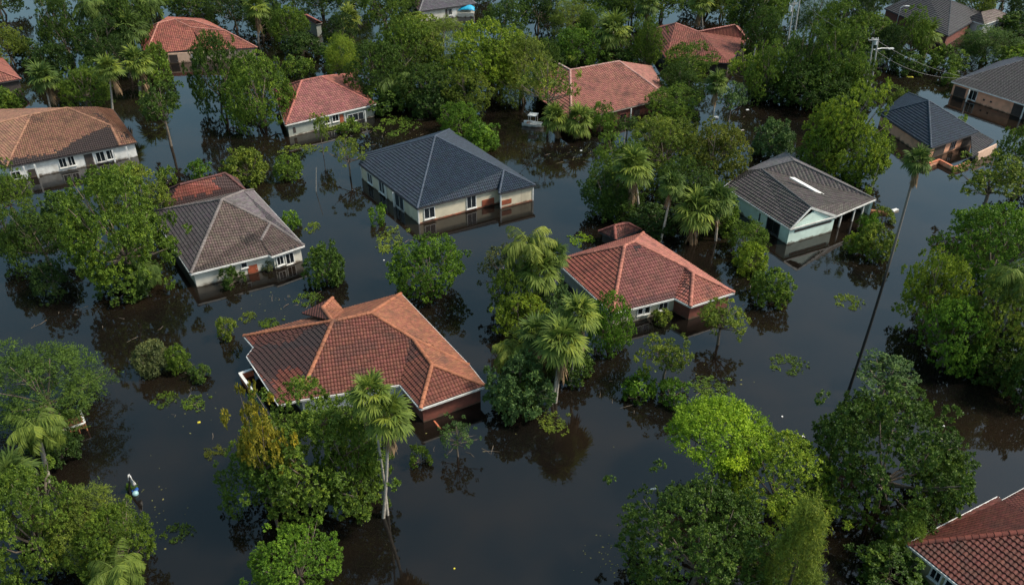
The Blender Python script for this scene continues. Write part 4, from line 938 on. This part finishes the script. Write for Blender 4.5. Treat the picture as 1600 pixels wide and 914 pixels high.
 ('B',470,530,-30,28,'dark','dark tree above the tiny grey hut'),
 ('B',505,560,20,80,'deep','shadowy tree below the yellow skirted palm'),
 ('B',560,640,-25,60,'mid','leafy tree left of the grey roofed top house'),
 ('U',610,690,20,60,'moss','bushy tree in front of the grey roofed top house'),
 ('B',745,830,-20,70,'dark','dark tree right of the blue tarpaulin'),
 ('B',810,870,-30,50,'deep','deep green tree at the top, left of the curved pale tree'),
 ('F',855,925,0,62,'moss','pale fine tree at the top above the deep green round tree'),
 ('B',925,1000,-40,40,'dark','dark tree at the top behind the twin trunk palm'),
 ('B',1000,1070,-40,36,'mid','tree at the top left of the two ridged roof'),
 ('B',1060,1150,-45,30,'dark','dark tree at the top behind the two ridged roof'),
 ('B',1140,1230,-30,62,'mid','broad tree at the top left of the tall white pole'),
 ('F',1245,1310,-20,62,'dark','dark fine tree at the top right of the tall white pole'),
 ('B',1300,1385,-30,50,'deep','deep green tree at the top beside the charcoal roof'),
 ('B',1580,1660,-30,40,'deep','dark tree in the top right corner'),
 ('U',395,440,-5,50,'deep','dark trees edge behind the slim tall palm at the top'),
 ('B',-40,30,-30,30,'deep','dark tree in the extreme top left corner'),
 ('B',45,100,-35,20,'mid','tree at the top edge beside the top left palms'),
 ('W',500,575,190,206,'moss','floating leaves before the red house\'s porch'),
 ('W',590,650,180,215,'mid','plant debris in the brown water above the slate blue roof'),
 ('W',440,500,225,245,'moss','floating strip of leaves below the bright red roofed house'),
 ('W',1150,1180,408,436,'ygreen','yellow leaves floating by the paler bush below the mint house'),
 ('W',240,275,610,640,'mid','few drifting leaves in the left channel'),
 ('W',255,300,815,850,'mid','few drifting leaves right of the bottom left trees'),
 ('U',20,62,60,96,'dark','low dark bush by the upper left open water, beside the rounded pale tree'),
 ('B',165,225,60,128,'deep','shadowy tree between the upper left palms'),
 ('U',120,170,90,135,'dark','dark undergrowth at the foot of the tallest upper left palm'),
 ('U',225,262,68,108,'mid','bush at the left wall of the peach walled house'),
 ('B',355,412,85,150,'mid','tree just behind the dense round tree left of the bright red roof'),
 ('B',378,430,-10,62,'dark','dark tree left of the slim tall palm at the top'),
 ('U',440,500,52,92,'deep','dark undergrowth below the tiny grey hut'),
 ('U',500,560,62,98,'dark','dark undergrowth left of the yellow skirted palm\'s foot'),
 ('B',600,660,-40,30,'dark','dark tree at the top edge left of the grey roofed top house'),
 ('U',560,640,130,180,'dark','dark undergrowth along the left waterline of the upper middle wood'),
 ('U',640,705,135,186,'deep','dark undergrowth in the centre of the upper middle waterline'),
 ('B',745,815,60,150,'mid','green tree between the two soft trees of the upper middle wood'),
 ('B',830,880,60,140,'dark','dark tree behind the loose tree of the buried red roof'),
 ('U',845,900,70,112,'deep','undergrowth left of the deep green round tree'),
 ('B',900,955,10,80,'mid','green tree right behind the deep green round tree'),
 ('U',1175,1250,120,165,'deep','shadowy undergrowth at the left waterline of the upper right wood'),
 ('U',1245,1320,128,170,'dark','undergrowth in the centre of the upper right waterline'),
 ('U',1310,1362,130,172,'deep','undergrowth just left of the double utility pole'),
 ('B',1165,1225,10,100,'dark','dark tree at the upper left of the upper right wood'),
 ('B',1275,1345,0,90,'mid','tree behind the middle of the upper right wood'),
 ('B',1365,1420,40,110,'deep','deep green tree between the double pole and the round headed tree'),
 ('U',1395,1450,82,118,'dark','dark bank bushes under the round headed tree'),
 ('B',700,760,-40,15,'deep','deep green tree on the far side of the grey roofed top house'),
 ('U',935,1000,75,112,'dark','undergrowth around the foot of the twin trunk palm'),
 ('B',1436,1545,468,590,'bright','pale green tree at the lower left of the right edge grove'),
 ('U',1500,1600,520,600,'dark','dark undergrowth at the foot of the right edge grove'),
 ('B',40,110,400,470,'deep','deep green low tree in front of the left mass'),
 ('U',150,245,410,470,'dark','dark undergrowth below the tall leafy left tree'),
 ('U',980,1060,320,372,'deep','dark undergrowth at the centre of the central right grove\'s foot'),
 ('B',780,850,585,650,'dark','dark low foliage between the two white trunks and the bluish bush'),
 ('U',855,925,540,600,'dark','dark undergrowth behind the two white palm trunks'),
 ('B',760,830,420,520,'mid','green tree behind the yellow tipped bushy tree'),
 ('B',1028,1086,98,162,'dark','dark tree crowding the right gutter of the wide buried red roof'),
 ('B',268,330,-42,14,'deep','dark crown cut by the top edge right of the long salmon roof\'s peak'),
 ('B',430,480,-40,14,'dark','dark crown cut by the top edge above the round hut tree'),
 ('B',830,890,-42,12,'deep','deep green crown cut by the top edge above the curved pale tree'),
 ('B',885,940,-38,22,'mid','green crown cut by the top edge left of the twin trunk palm'),
 ('B',960,1015,-20,42,'mid','green crown filling the gap left of the two ridged roof'),
 ('B',1150,1200,-10,66,'deep','deep green crown filling the gap right of the two ridged roof'),
 ('B',1190,1250,-45,40,'mid','green crown behind the tall white pole'),
 ('B',1340,1400,-45,22,'dark','dark crown cut by the top edge left of the charcoal roof'),
 ('B',1540,1610,-45,20,'dark','dark crown behind the white walled cottage'),
 ('B',110,170,-48,24,'deep','deep green crown cut by the top edge left of the tallest slim palm'),
 ('B',165,235,-60,12,'mid','green crown cut by the top edge right of the tallest slim palm'),
 ('B',375,430,-60,6,'deep','dark crown cut by the top edge behind the slim tall palm'),
 ('B',700,770,-70,-2,'dark','dark crown behind the grey roofed top house'),
 ('F',520,580,-40,26,'mid','fine leaved crown behind the yellow skirted palm'),
 ('U',1560,1640,20,60,'dark','dark bush between the white cottage and the right edge'),
 ('B',1100,1160,-20,34,'moss','pale crown right behind the right ridge of the two ridged roof'),
]
for row in PL: plant(*row)
FAR = ['left of the open water', 'behind the top left palms', 'behind the peach walled house', 'behind the tiny grey hut', 'behind the buried red roof', 'behind the tall white pole', 'behind the charcoal roof', 'behind the white cottage', 'past the right corner', 'past the left corner', 'second row behind the peach walled house', 'behind the blue tarpaulin', 'behind the twin trunk palm', 'behind the two ridged roof', 'right of the blue tarpaulin']
# far rows beyond the frame whose tops and reflections show
for i, (x, y) in enumerate([(-120, -40), (140, -70), (360, -60), (520, -80), (860, -75), (1240, -80), (1420, -60), (1540, -70), (1700, -50), (-60, -90), (250, -95), (660, -100), (1000, -90), (1120, -95), (760, -95)]):
    plant('B' if i % 3 else 'F', x - 45, x + 45, y - 22, y + 30, ('dark', 'mid', 'deep')[i % 3], 'far wood tree beyond the top edge, ' + FAR[i])

PALMS = [
 ('fan',606,652,88,599,808,'palm','tall fan palm with a pale shaggy trunk in front of the big orange roof',.11,1),
 ('fan',578,618,78,606,804,'palm','second smaller fan palm crown behind the shaggy front palm',.08,1),
 ('fan',878,534,92,862,630,'palm','fan palm on two white trunks below the central palm cluster',.12,2),
 ('fan',905,492,80,890,600,'palm','upper fan palm beside the dense clipped looking round tree',.12,1),
 ('feather',800,548,74,800,600,'palmy','feathery pale palm at the left of the central cluster',.12,1),
 ('fan',838,520,70,840,600,'palmd','darker fan palm in the middle of the central cluster',.12,1),
 ('feather',826,382,92,838,490,'palmy','tall feather palm with upright fronds at the top of the central cluster',.14,1),
 ('fan',842,425,80,845,500,'palm','drooping fan palm under the tall feather palm',.12,1),
 ('fan',868,400,50,862,490,'palmd','small dark fan palm right of the tall feather palm',.1,1),
 ('feather',57,668,88,76,752,'palm','leaning palm with a pale trunk at the left edge by the deck',.14,1),
 ('fan',16,742,88,10,800,'palmd','fan palm at the very left edge below the leaning palm',.14,1),
 ('feather',180,890,96,170,960,'palm','feathery palm at the bottom edge in the left mass',.14,1),
 ('feather',225,424,58,230,462,'palmd','small palm under the tall leafy left tree',.1,1),
 ('fan',1434,252,54,1318,634,'palmd','very tall slender palm with a long dark trunk across the right water',.10,1),
 ('feather',1590,432,84,1552,562,'palm','palm with a dark leaning trunk in the right edge grove',.14,1),
 ('fan',990,262,72,1000,345,'palm','drooping fan palm in the central right grove',.13,1),
 ('fan',1050,290,48,1032,378,'palmd','small palm on a thin white leaning trunk behind the salmon roof',.11,1),
 ('fan',1088,330,80,1086,380,'palm','low wide drooping palm at the foot of the central right grove',.13,1),
 ('fan',1122,312,62,1118,376,'palmd','low palm right of the wide drooping palm',.12,1),
 ('fan',868,185,52,872,216,'palm','low fan palm by the small white boat',.12,1),
 ('fan',904,190,56,902,216,'palm','low fan palm right of the boat, in front of the buried roof',.12,1),
 ('fan',958,50,66,964,98,'palm','twin trunk palm behind the buried red roof',.14,2),
 ('fan',546,30,44,546,62,'palmy','palm with a yellow dead skirt at the top edge',.14,2),
 ('fan',400,12,46,404,68,'palm','slim tall palm at the top edge right of the peach house',.13,1),
 ('feather',140,8,60,160,96,'palmd','tallest slim palm in the upper left group',.14,1),
 ('fan',170,108,52,176,176,'palm','short palm with yellow lower fronds above the bungalow',.13,1),
 ('fan',215,98,58,219,150,'palm','palm left of the peach walled house\'s door',.13,1),
 ('fan',68,122,54,80,176,'palmd','palm in the upper left water beside the brown house',.13,1),
 ('fan',200,45,60,205,96,'palmd','dark palm behind the peach house\'s left eave',.13,1),
 ('feather',232,8,50,238,60,'palmd','palm above the left ridge of the peach house',.13,1),
 ('fan',185,15,56,188,80,'palmd','dark palm at the top edge left of the peach house',.13,1),
 ('fan',1446,55,54,1442,92,'palm','palm with a pale trunk and brown skirt at the top right',.14,1),
 ('fan',1120,132,44,1112,196,'palmd','thin palm with a white stem in the brown channel',.1,1),
 ('fan',765,90,50,768,150,'palmd','palm half hidden in the upper middle wood',.12,1),
 ('feather',618,128,80,622,165,'palmd','low feathery palm at the waterline of the upper middle wood',.12,1),
 ('fan',1012,8,46,1016,50,'palmd','palm at the top edge behind the two ridged roof',.12,1),
 ('fan',1095,6,44,1098,48,'palm','palm at the top edge above the right ridge',.12,1),
]
for p in PALMS: palm(*p)
DK = [o for o in C.objects if o.get('label', '').startswith('very tall slender palm')][0]
for ch in DK.children:
    if ch.name.startswith('trunk'):
        m, nt, b = new_mat('tall_palm_trunk'); N = nt.nodes; L = nt.links; tc = N.new('ShaderNodeTexCoord'); sp = N.new('ShaderNodeSeparateXYZ'); L.new(tc.outputs['Object'], sp.inputs[0])
        r = N.new('ShaderNodeValToRGB'); mr = N.new('ShaderNodeMapRange'); mr.inputs[1].default_value = 0; mr.inputs[2].default_value = 20; L.new(sp.outputs[2], mr.inputs[0]); L.new(mr.outputs[0], r.inputs[0])
        e = r.color_ramp.elements; e[0].position = .6; e[0].color = (.012, .01, .009, 1); e[1].position = .78; e[1].color = (.17, .15, .13, 1)
        L.new(r.outputs[0], b.inputs['Base Color']); b.inputs['Roughness'].default_value = .7; ch.data.materials.clear(); ch.data.materials.append(m)

# ------------------------------------------------------------------ poles, wires, lamps
def vert_top(bx, by, tx, ty):
    b0 = at(bx, by); t = at_depth(tx, ty, b0[1]); return b0, t
def pole(name, cat, label, bx, by, tx, ty, r, twin=0, arms=(), mat='concrete'):
    b0, t = vert_top(bx, by, tx, ty); root = empty(name, (b0[0], b0[1], 0)); tag(root, label, cat)
    for q in range(1 + (twin > 0)):
        mb = MB(); mb.tube([b0 + (q * twin, q * .1, -1), t + (q * twin, q * .1, -q * .3)], [r * 1.15, r * .85], 8); mb.build('post', M[mat], root)
    for z, L_ in arms:
        mb = MB(); c = np.array([t[0], t[1], t[2] + z]); mb.beam(c - (L_, .2, 0), c + (L_, -.2, 0), .12, .14); arm = mb.build('crossarm', M[mat], root)
        for k in (-.9, -.3, .5, .9):
            mi = MB(); mi.tube([c + (k * L_, 0, .07), c + (k * L_, 0, .3)], [.05, .06], 6); mi.build('insulator', M['white'], arm)
    return root, b0, t
p1, b1, t1 = pole('utility_pole', 'utility pole', 'double white utility pole rising over the brown channel, upper right', 1352, 150, 1365, 60, .13, .8, [(-.25, .8)])
mb = MB(); s_ = at_depth(1365, 78, b1[1]); e_ = s_ + (2.9, 1.0, -.1); mb.tube([s_, s_ * .5 + e_ * .5 + (0, 0, .12), e_], [.09, .08, .07], 6); a1 = mb.build('lamp_arm', M['white'], p1)
mb = MB(); mb.beam(e_ - (.3, .1, .02), e_ + (.7, .23, -.07), .34, .16); mb.build('lamp_head', M['white'], a1)
mb = MB(); c_ = t1 + (.45, 0, -1.0); mb.tube([c_, c_ + (0, 0, .8)], [.28, .28], 10); mb.build('transformer', M['metal'], p1)
p2, b2_, t2 = pole('utility_pole', 'utility pole', 'double white utility pole reaching past the top edge above the dark trees', 1226, 98, 1243, -14, .13, 1.0, [(-.5, 1.0), (-2.2, .7)])
mb = MB(); c_ = t2 + (-.3, 0, -3.4); mb.tube([c_, c_ + (0, 0, .9)], [.3, .3], 10); mb.build('transformer', M['metal'], p2)
p3, b3, t3 = pole('street_lamp', 'street lamp', 'slim street lamp in front of the brick wall at the top right', 1400, 42, 1407, 13, .08)
mb = MB(); mb.tube([t3, t3 + (.4, 0, .35), t3 + (1.0, 0, .4)], .06, 6); a3 = mb.build('arm', M['metal'], p3)
mb = MB(); mb.beam(t3 + (.9, 0, .4), t3 + (1.7, 0, .34), .35, .16); mb.build('lamp_head', M['white'], a3)
p4, b4, t4 = pole('short_post', 'post', 'short crossed white post under the wires', 1427, 104, 1432, 86, .07, 0, [(-.3, .45)])
pole('bare_trunk', 'bare trunk', 'pale bare stem standing by the light green tree', 1166, 148, 1181, 72, .12, mat='palm_bark')
pole('bare_trunk', 'bare trunk', 'pale bare stem behind the mint house right porch', 1359, 300, 1375, 252, .09, mat='palm_bark')
pole('bare_trunk', 'bare trunk', 'thin white stem with a forked top, inside the upper right wood', 1251, 90, 1241, 63, .1, mat='palm_bark')
pole('bare_trunk', 'bare trunk', 'thin drowned stake in the reflection left of the slate blue roof', 492, 300, 494, 262, .04, mat='palm_bark')
def wire(a, b2, sag, label):
    mb = MB(); mb.tube([a * (1 - t) + b2 * t + np.array([0, 0, -sag * 4 * t * (1 - t)]) for t in [i / 16 for i in range(17)]], .02, 5)
    tag(mb.build('overhead_wire', M['wire'], None), label, 'wire', 'wires between the poles')
wE = at(1530, 125, 4.2)
wire(t1 + (.5, 0, -.3), wE, .9, 'upper wire running right from the double utility pole to the dark grey roof')
wire(t1 + (.3, 0, -1.6), at(1512, 122, 3.4), 1.4, 'lower sagging wire running right from the double utility pole')
wire(t2 + (.6, 0, -.8), t1 + (-.4, 0, -.2), 1.2, 'wire hanging between the two double utility poles')

# ------------------------------------------------------------------ boat, deck, flotsam
g0 = at(832, 197); br = empty('small_boat', (g0[0], g0[1], 0)); tag(br, 'small white boat with a canopy, moored by the low fan palms', 'boat')
mb = MB(); dx, dy = np.array([.93, -.30, 0]), np.array([.30, .93, 0]); P = lambda u, v, z: g0 + dx * u + dy * v + np.array([0, 0, z])
secs = [(-1.5, .62, .5), (-.5, .75, .48), (.6, .7, .5), (1.3, .4, .58), (1.75, .04, .68)]
for u, h, z in secs: mb.v += [tuple(P(u, -h, z)), tuple(P(u, -h * .7, -.15)), tuple(P(u, h * .7, -.15)), tuple(P(u, h, z)), tuple(P(u, h * .85, z)), tuple(P(u, h * .6, .12)), tuple(P(u, -h * .6, .12)), tuple(P(u, -h * .85, z))]
for i in range(len(secs) - 1):
    for k in range(8): a = i * 8 + k; c2 = i * 8 + (k + 1) % 8; mb.f.append((a, a + 8, c2 + 8, c2))
mb.f.append(tuple(range(8))); mb.f.append(tuple(range(39, 31, -1)))
mb.build('hull', M['white'], br)
mb = MB(); mb.beam(P(-.6, 0, 1.75), P(.7, 0, 1.75), 1.35, .07); cn = mb.build('canopy', M['white'], br)
for u, v in ((-.5, .5), (-.5, -.5), (.6, .5), (.6, -.5)): mb = MB(); mb.tube([P(u, v, .45), P(u, v, 1.72)], .03, 5); mb.build('canopy_pole', M['metal'], cn)
mb = MB(); mb.beam(P(-.9, 0, .42), P(-.55, 0, .42), .9, .08); mb.build('seat', M['wood'], br)

d0 = at(115, 664); dr = empty('wooden_deck', (d0[0], d0[1], 0)); tag(dr, 'half sunk wooden deck with a pale edge rail under the left feathery tree', 'deck')
A, B, K_ = at(97, 680, .35), at(135, 667, .35), at(128, 648, .35)
mb = MB(); n = 12
for i in range(n): s = i / n + .04; mb.beam(A * (1 - s) + B * s, (A * (1 - s) + B * s) + (K_ - B), np.linalg.norm(B - A) / n * .86, .06)
mb.build('planks', M['wood'], dr)
mb = MB(); mb.beam(A + (0, 0, .45), B + (0, 0, .45), .14, .08); mb.beam(B + (0, 0, .452), K_ + (0, 0, .452), .14, .08); rl = mb.build('rail', M['plastic'], dr)
for t in (0.02, .35, .68, .98): mb = MB(); q = A * (1 - t) + B * t; mb.box((q[0], q[1], -.8), .1, .1, 1.6); mb.build('post', M['wood'], dr)

s0 = at(203, 770); sn = empty('snagged_pile', (s0[0], s0[1], 0)); tag(sn, 'upright dark snag with a torn white sheet caught on top, in the left channel', 'snag')
tp = at_depth(202, 744, s0[1]); mb = MB(); mb.tube([s0 + (0, 0, -1), s0 + (.05, 0, .3), tp], [.12, .1, .04], 6); mb.tube([s0 + (0, 0, -.3), s0 + (.5, .1, .5)], [.05, .02], 5); mb.build('stem', M['dark_bark'], sn)
mb = MB(); m1 = tp
for j in range(6):
    t = j / 5
    for i in range(4): u = i / 3 - .5; mb.v.append((m1[0] + u * (.08 + .3 * math.sin(t * 2.6)) + .1 * t, m1[1] - .1 * math.sin(i * 2 + j), m1[2] + .2 - t * 1.15 + .06 * math.sin(i * 3)))
for j in range(5):
    for i in range(3): k = j * 4 + i; mb.f.append((k, k + 1, k + 5, k + 4))
o = mb.build('torn_sheet', M['plastic'], sn, True); md = o.modifiers.new('s', 'SOLIDIFY'); md.thickness = .03
def lathe(prof, n=14):
    mb = MB()
    for r_, z in prof:
        for k in range(n): mb.v.append((r_ * math.cos(6.283 * k / n), r_ * math.sin(6.283 * k / n), z))
    for i in range(len(prof) - 1):
        for k in range(n): a = i * n + k; b_ = i * n + (k + 1) % n; mb.f.append((a, b_, b_ + n, a + n))
    mb.f.append(tuple(range(n))[::-1]); mb.f.append(tuple(range((len(prof) - 1) * n, len(prof) * n))); return mb
f0 = at(212, 772); fr_ = empty('round_float', (f0[0], f0[1], 0)); tag(fr_, 'round pale teal float with a blue collar beside the dark snag', 'float')
mb = lathe([(.05, -.2), (.17, -.1), (.23, .06), (.21, .17), (.12, .25), (.03, .28)]); mb.v = [(x + f0[0], y + f0[1], z) for x, y, z in mb.v]; mb.build('ball', M['teal'], fr_, True)
mb = lathe([(.08, .02), (.24, .04), (.26, .16), (.2, .2), (.08, .18)]); mb.v = [(x + f0[0] - .15, y + f0[1] + .30, z) for x, y, z in mb.v]; mb.build('collar', M['navy'], fr_, True)
plant('S', 197, 214, 752, 768, 'bright', 'tuft of leaves caught on the dark snag')
def flot(name, label, cat, x, y, sx, sy, sz, mat, rz=.3, grp=None, jag=.15):
    p = at(x, y); bm = bmesh.new(); bmesh.ops.create_cube(bm, size=1); rr = random.Random(int(x * 7 + y))
    bmesh.ops.bevel(bm, geom=bm.edges[:] + bm.verts[:], offset=.12, segments=2, affect='EDGES')
    for v in bm.verts: v.co = Vector((v.co.x * sx * (1 + rr.uniform(-jag, jag)), v.co.y * sy * (1 + rr.uniform(-jag, jag)), v.co.z * sz + sz * .35))
    me = bpy.data.meshes.new(name); bm.to_mesh(me); bm.free(); o = link(name, me, M[mat], None, local=True); o.location = p; o.rotation_euler = (0, 0, rz); tag(o, label, cat, grp)
G_ = 'litter floating on the flood'
flot('floating_board', 'short white board floating in open water left of the lime tree', 'board', 1021, 764, .5, .13, .08, 'plastic', .3, G_)
flot('floating_box', 'white scrap above the yellow green tree at lower right', 'litter', 1254, 684, .3, .26, .18, 'plastic', .6, G_)
flot('floating_box', 'tiny white scrap in open water above the lime tree', 'litter', 1222, 651, .14, .12, .08, 'plastic', .6, G_)
flot('floating_scrap', 'tiny pale scrap near the bottom centre', 'litter', 710, 888, .12, .1, .06, 'yellow', .6, G_)
flot('floating_tub', 'white tub beside the thin palm\'s white stem in the brown channel', 'tub', 1118, 185, .7, .45, .3, 'plastic', .2, G_)
flot('floating_board', 'pale board in the brown channel right of the slim tree', 'board', 1168, 172, .5, .25, .1, 'plastic', .2, G_)
flot('floating_board', 'faint white board behind the slim tree in the brown channel', 'board', 1160, 204, .6, .25, .08, 'white', .5, G_)
flot('floating_sheet', 'bright yellow sheet floating in the brown channel by the double pole', 'sheet', 1422, 121, 1.0, .5, .12, 'yellow', -.3, G_)
flot('floating_scrap', 'white scrap above the slate blue house in the brown water', 'litter', 908, 236, .3, .2, .1, 'plastic', .2, G_)
flot('floating_scrap', 'small white scrap near the pale leaves by the brown grey house', 'litter', 610, 150, .3, .2, .1, 'plastic', .2, G_)
flot('floating_scrap', 'scrap by the cream house\'s twiggy shrub', 'litter', 600, 407, .16, .12, .07, 'plastic', .2, G_)
flot('floating_cloth', 'yellow scrap in the channel left of the golden tree', 'litter', 311, 660, .22, .18, .07, 'yellow', .2, G_)
flot('floating_scrap', 'white scrap at the right side of the dark dome tree', 'litter', 1474, 666, .2, .14, .07, 'plastic', .2, G_)
flot('white_bundle', 'crumpled white bundle floating beside the tall slender trunk', 'bundle', 1398, 330, .9, .5, .25, 'white', .4, G_, .35)
flot('fallen_rafter', 'reddish fallen rafter beside the front porch corner of the orange house', 'rafter', 683, 664, .14, 1.1, .12, 'terra', .55, None)
flot('fallen_planks', 'broken wooden planks behind the mint house porch', 'planks', 1372, 333, 2.4, .5, .4, 'wood', -.2, None, .3)
flot('rooftop_litter', 'white scrap lying on the water behind the blue black roof', 'litter', 1494, 115, .9, .7, .5, 'white', .3, None, .3)
for k, (x, y, l_) in enumerate([(968, 868, 'first'), (952, 880, 'second')]): pass
rr = np.random.default_rng(3); cs = []
for cx_, cy_, sx_, sy_, n in ((960, 870, 45, 40, 60), (900, 240, 60, 25, 50), (760, 235, 60, 30, 30), (300, 640, 40, 60, 14), (1120, 600, 50, 20, 30), (600, 210, 80, 20, 50), (1150, 190, 30, 25, 20), (250, 780, 60, 80, 25), (700, 600, 300, 200, 20), (430, 470, 60, 20, 25)):
    for _ in range(n): cs.append(at(cx_ + rr.normal(0, sx_ / 2), cy_ + rr.normal(0, sy_ / 2), .02))
cs = np.array(cs); k = len(cs)
me = leaves_mesh('drifting_leaves', cs, rr.normal(size=(k, 3)) * (1, 1, .05), np.tile([0, 0, 1.0], (k, 1)) + rr.normal(0, .1, (k, 3)), rr.uniform(.06, .2, k), .6, rr.uniform(.4, 1, k), 0.02)
o = link('drifting_leaves', me, M['leaf'], None); o.color = (.16, .18, .08, 1); tag(o, 'small loose leaves and specks drifting on the flood', 'leaves', kind='stuff')

# twigs and broken branches drifting in loose rafts
mb = MB(); rt = np.random.default_rng(9)
for cx_, cy_, sx_, sy_, n in ((900, 250, 40, 20, 26), (610, 205, 70, 18, 34), (1330, 395, 30, 25, 26), (450, 470, 40, 12, 20), (300, 620, 25, 50, 22), (960, 620, 60, 20, 18), (1080, 610, 40, 14, 22), (640, 380, 25, 20, 18), (1150, 170, 30, 30, 22), (720, 700, 40, 20, 16), (1330, 700, 60, 30, 14), (120, 500, 80, 20, 20), (1180, 460, 40, 20, 14)):
    for _ in range(n // 2):
        p = at(cx_ + rt.normal(0, sx_ / 1.6), cy_ + rt.normal(0, sy_ / 1.6), .015); a = rt.uniform(0, 6.28); L_ = rt.uniform(.3, 1.5)
        d = np.array([math.cos(a), math.sin(a), rt.normal(0, .04)]); m_ = p + d * L_ * .5 + rt.normal(0, .07, 3) * (1, 1, .3)
        mb.tube([p, m_, p + d * L_], [.03, .022, .008], 4)
tag(mb.build('drifting_twigs', M['bark'], None), 'thin brown twigs drifting in loose rafts on the flood', 'twigs', kind='stuff')
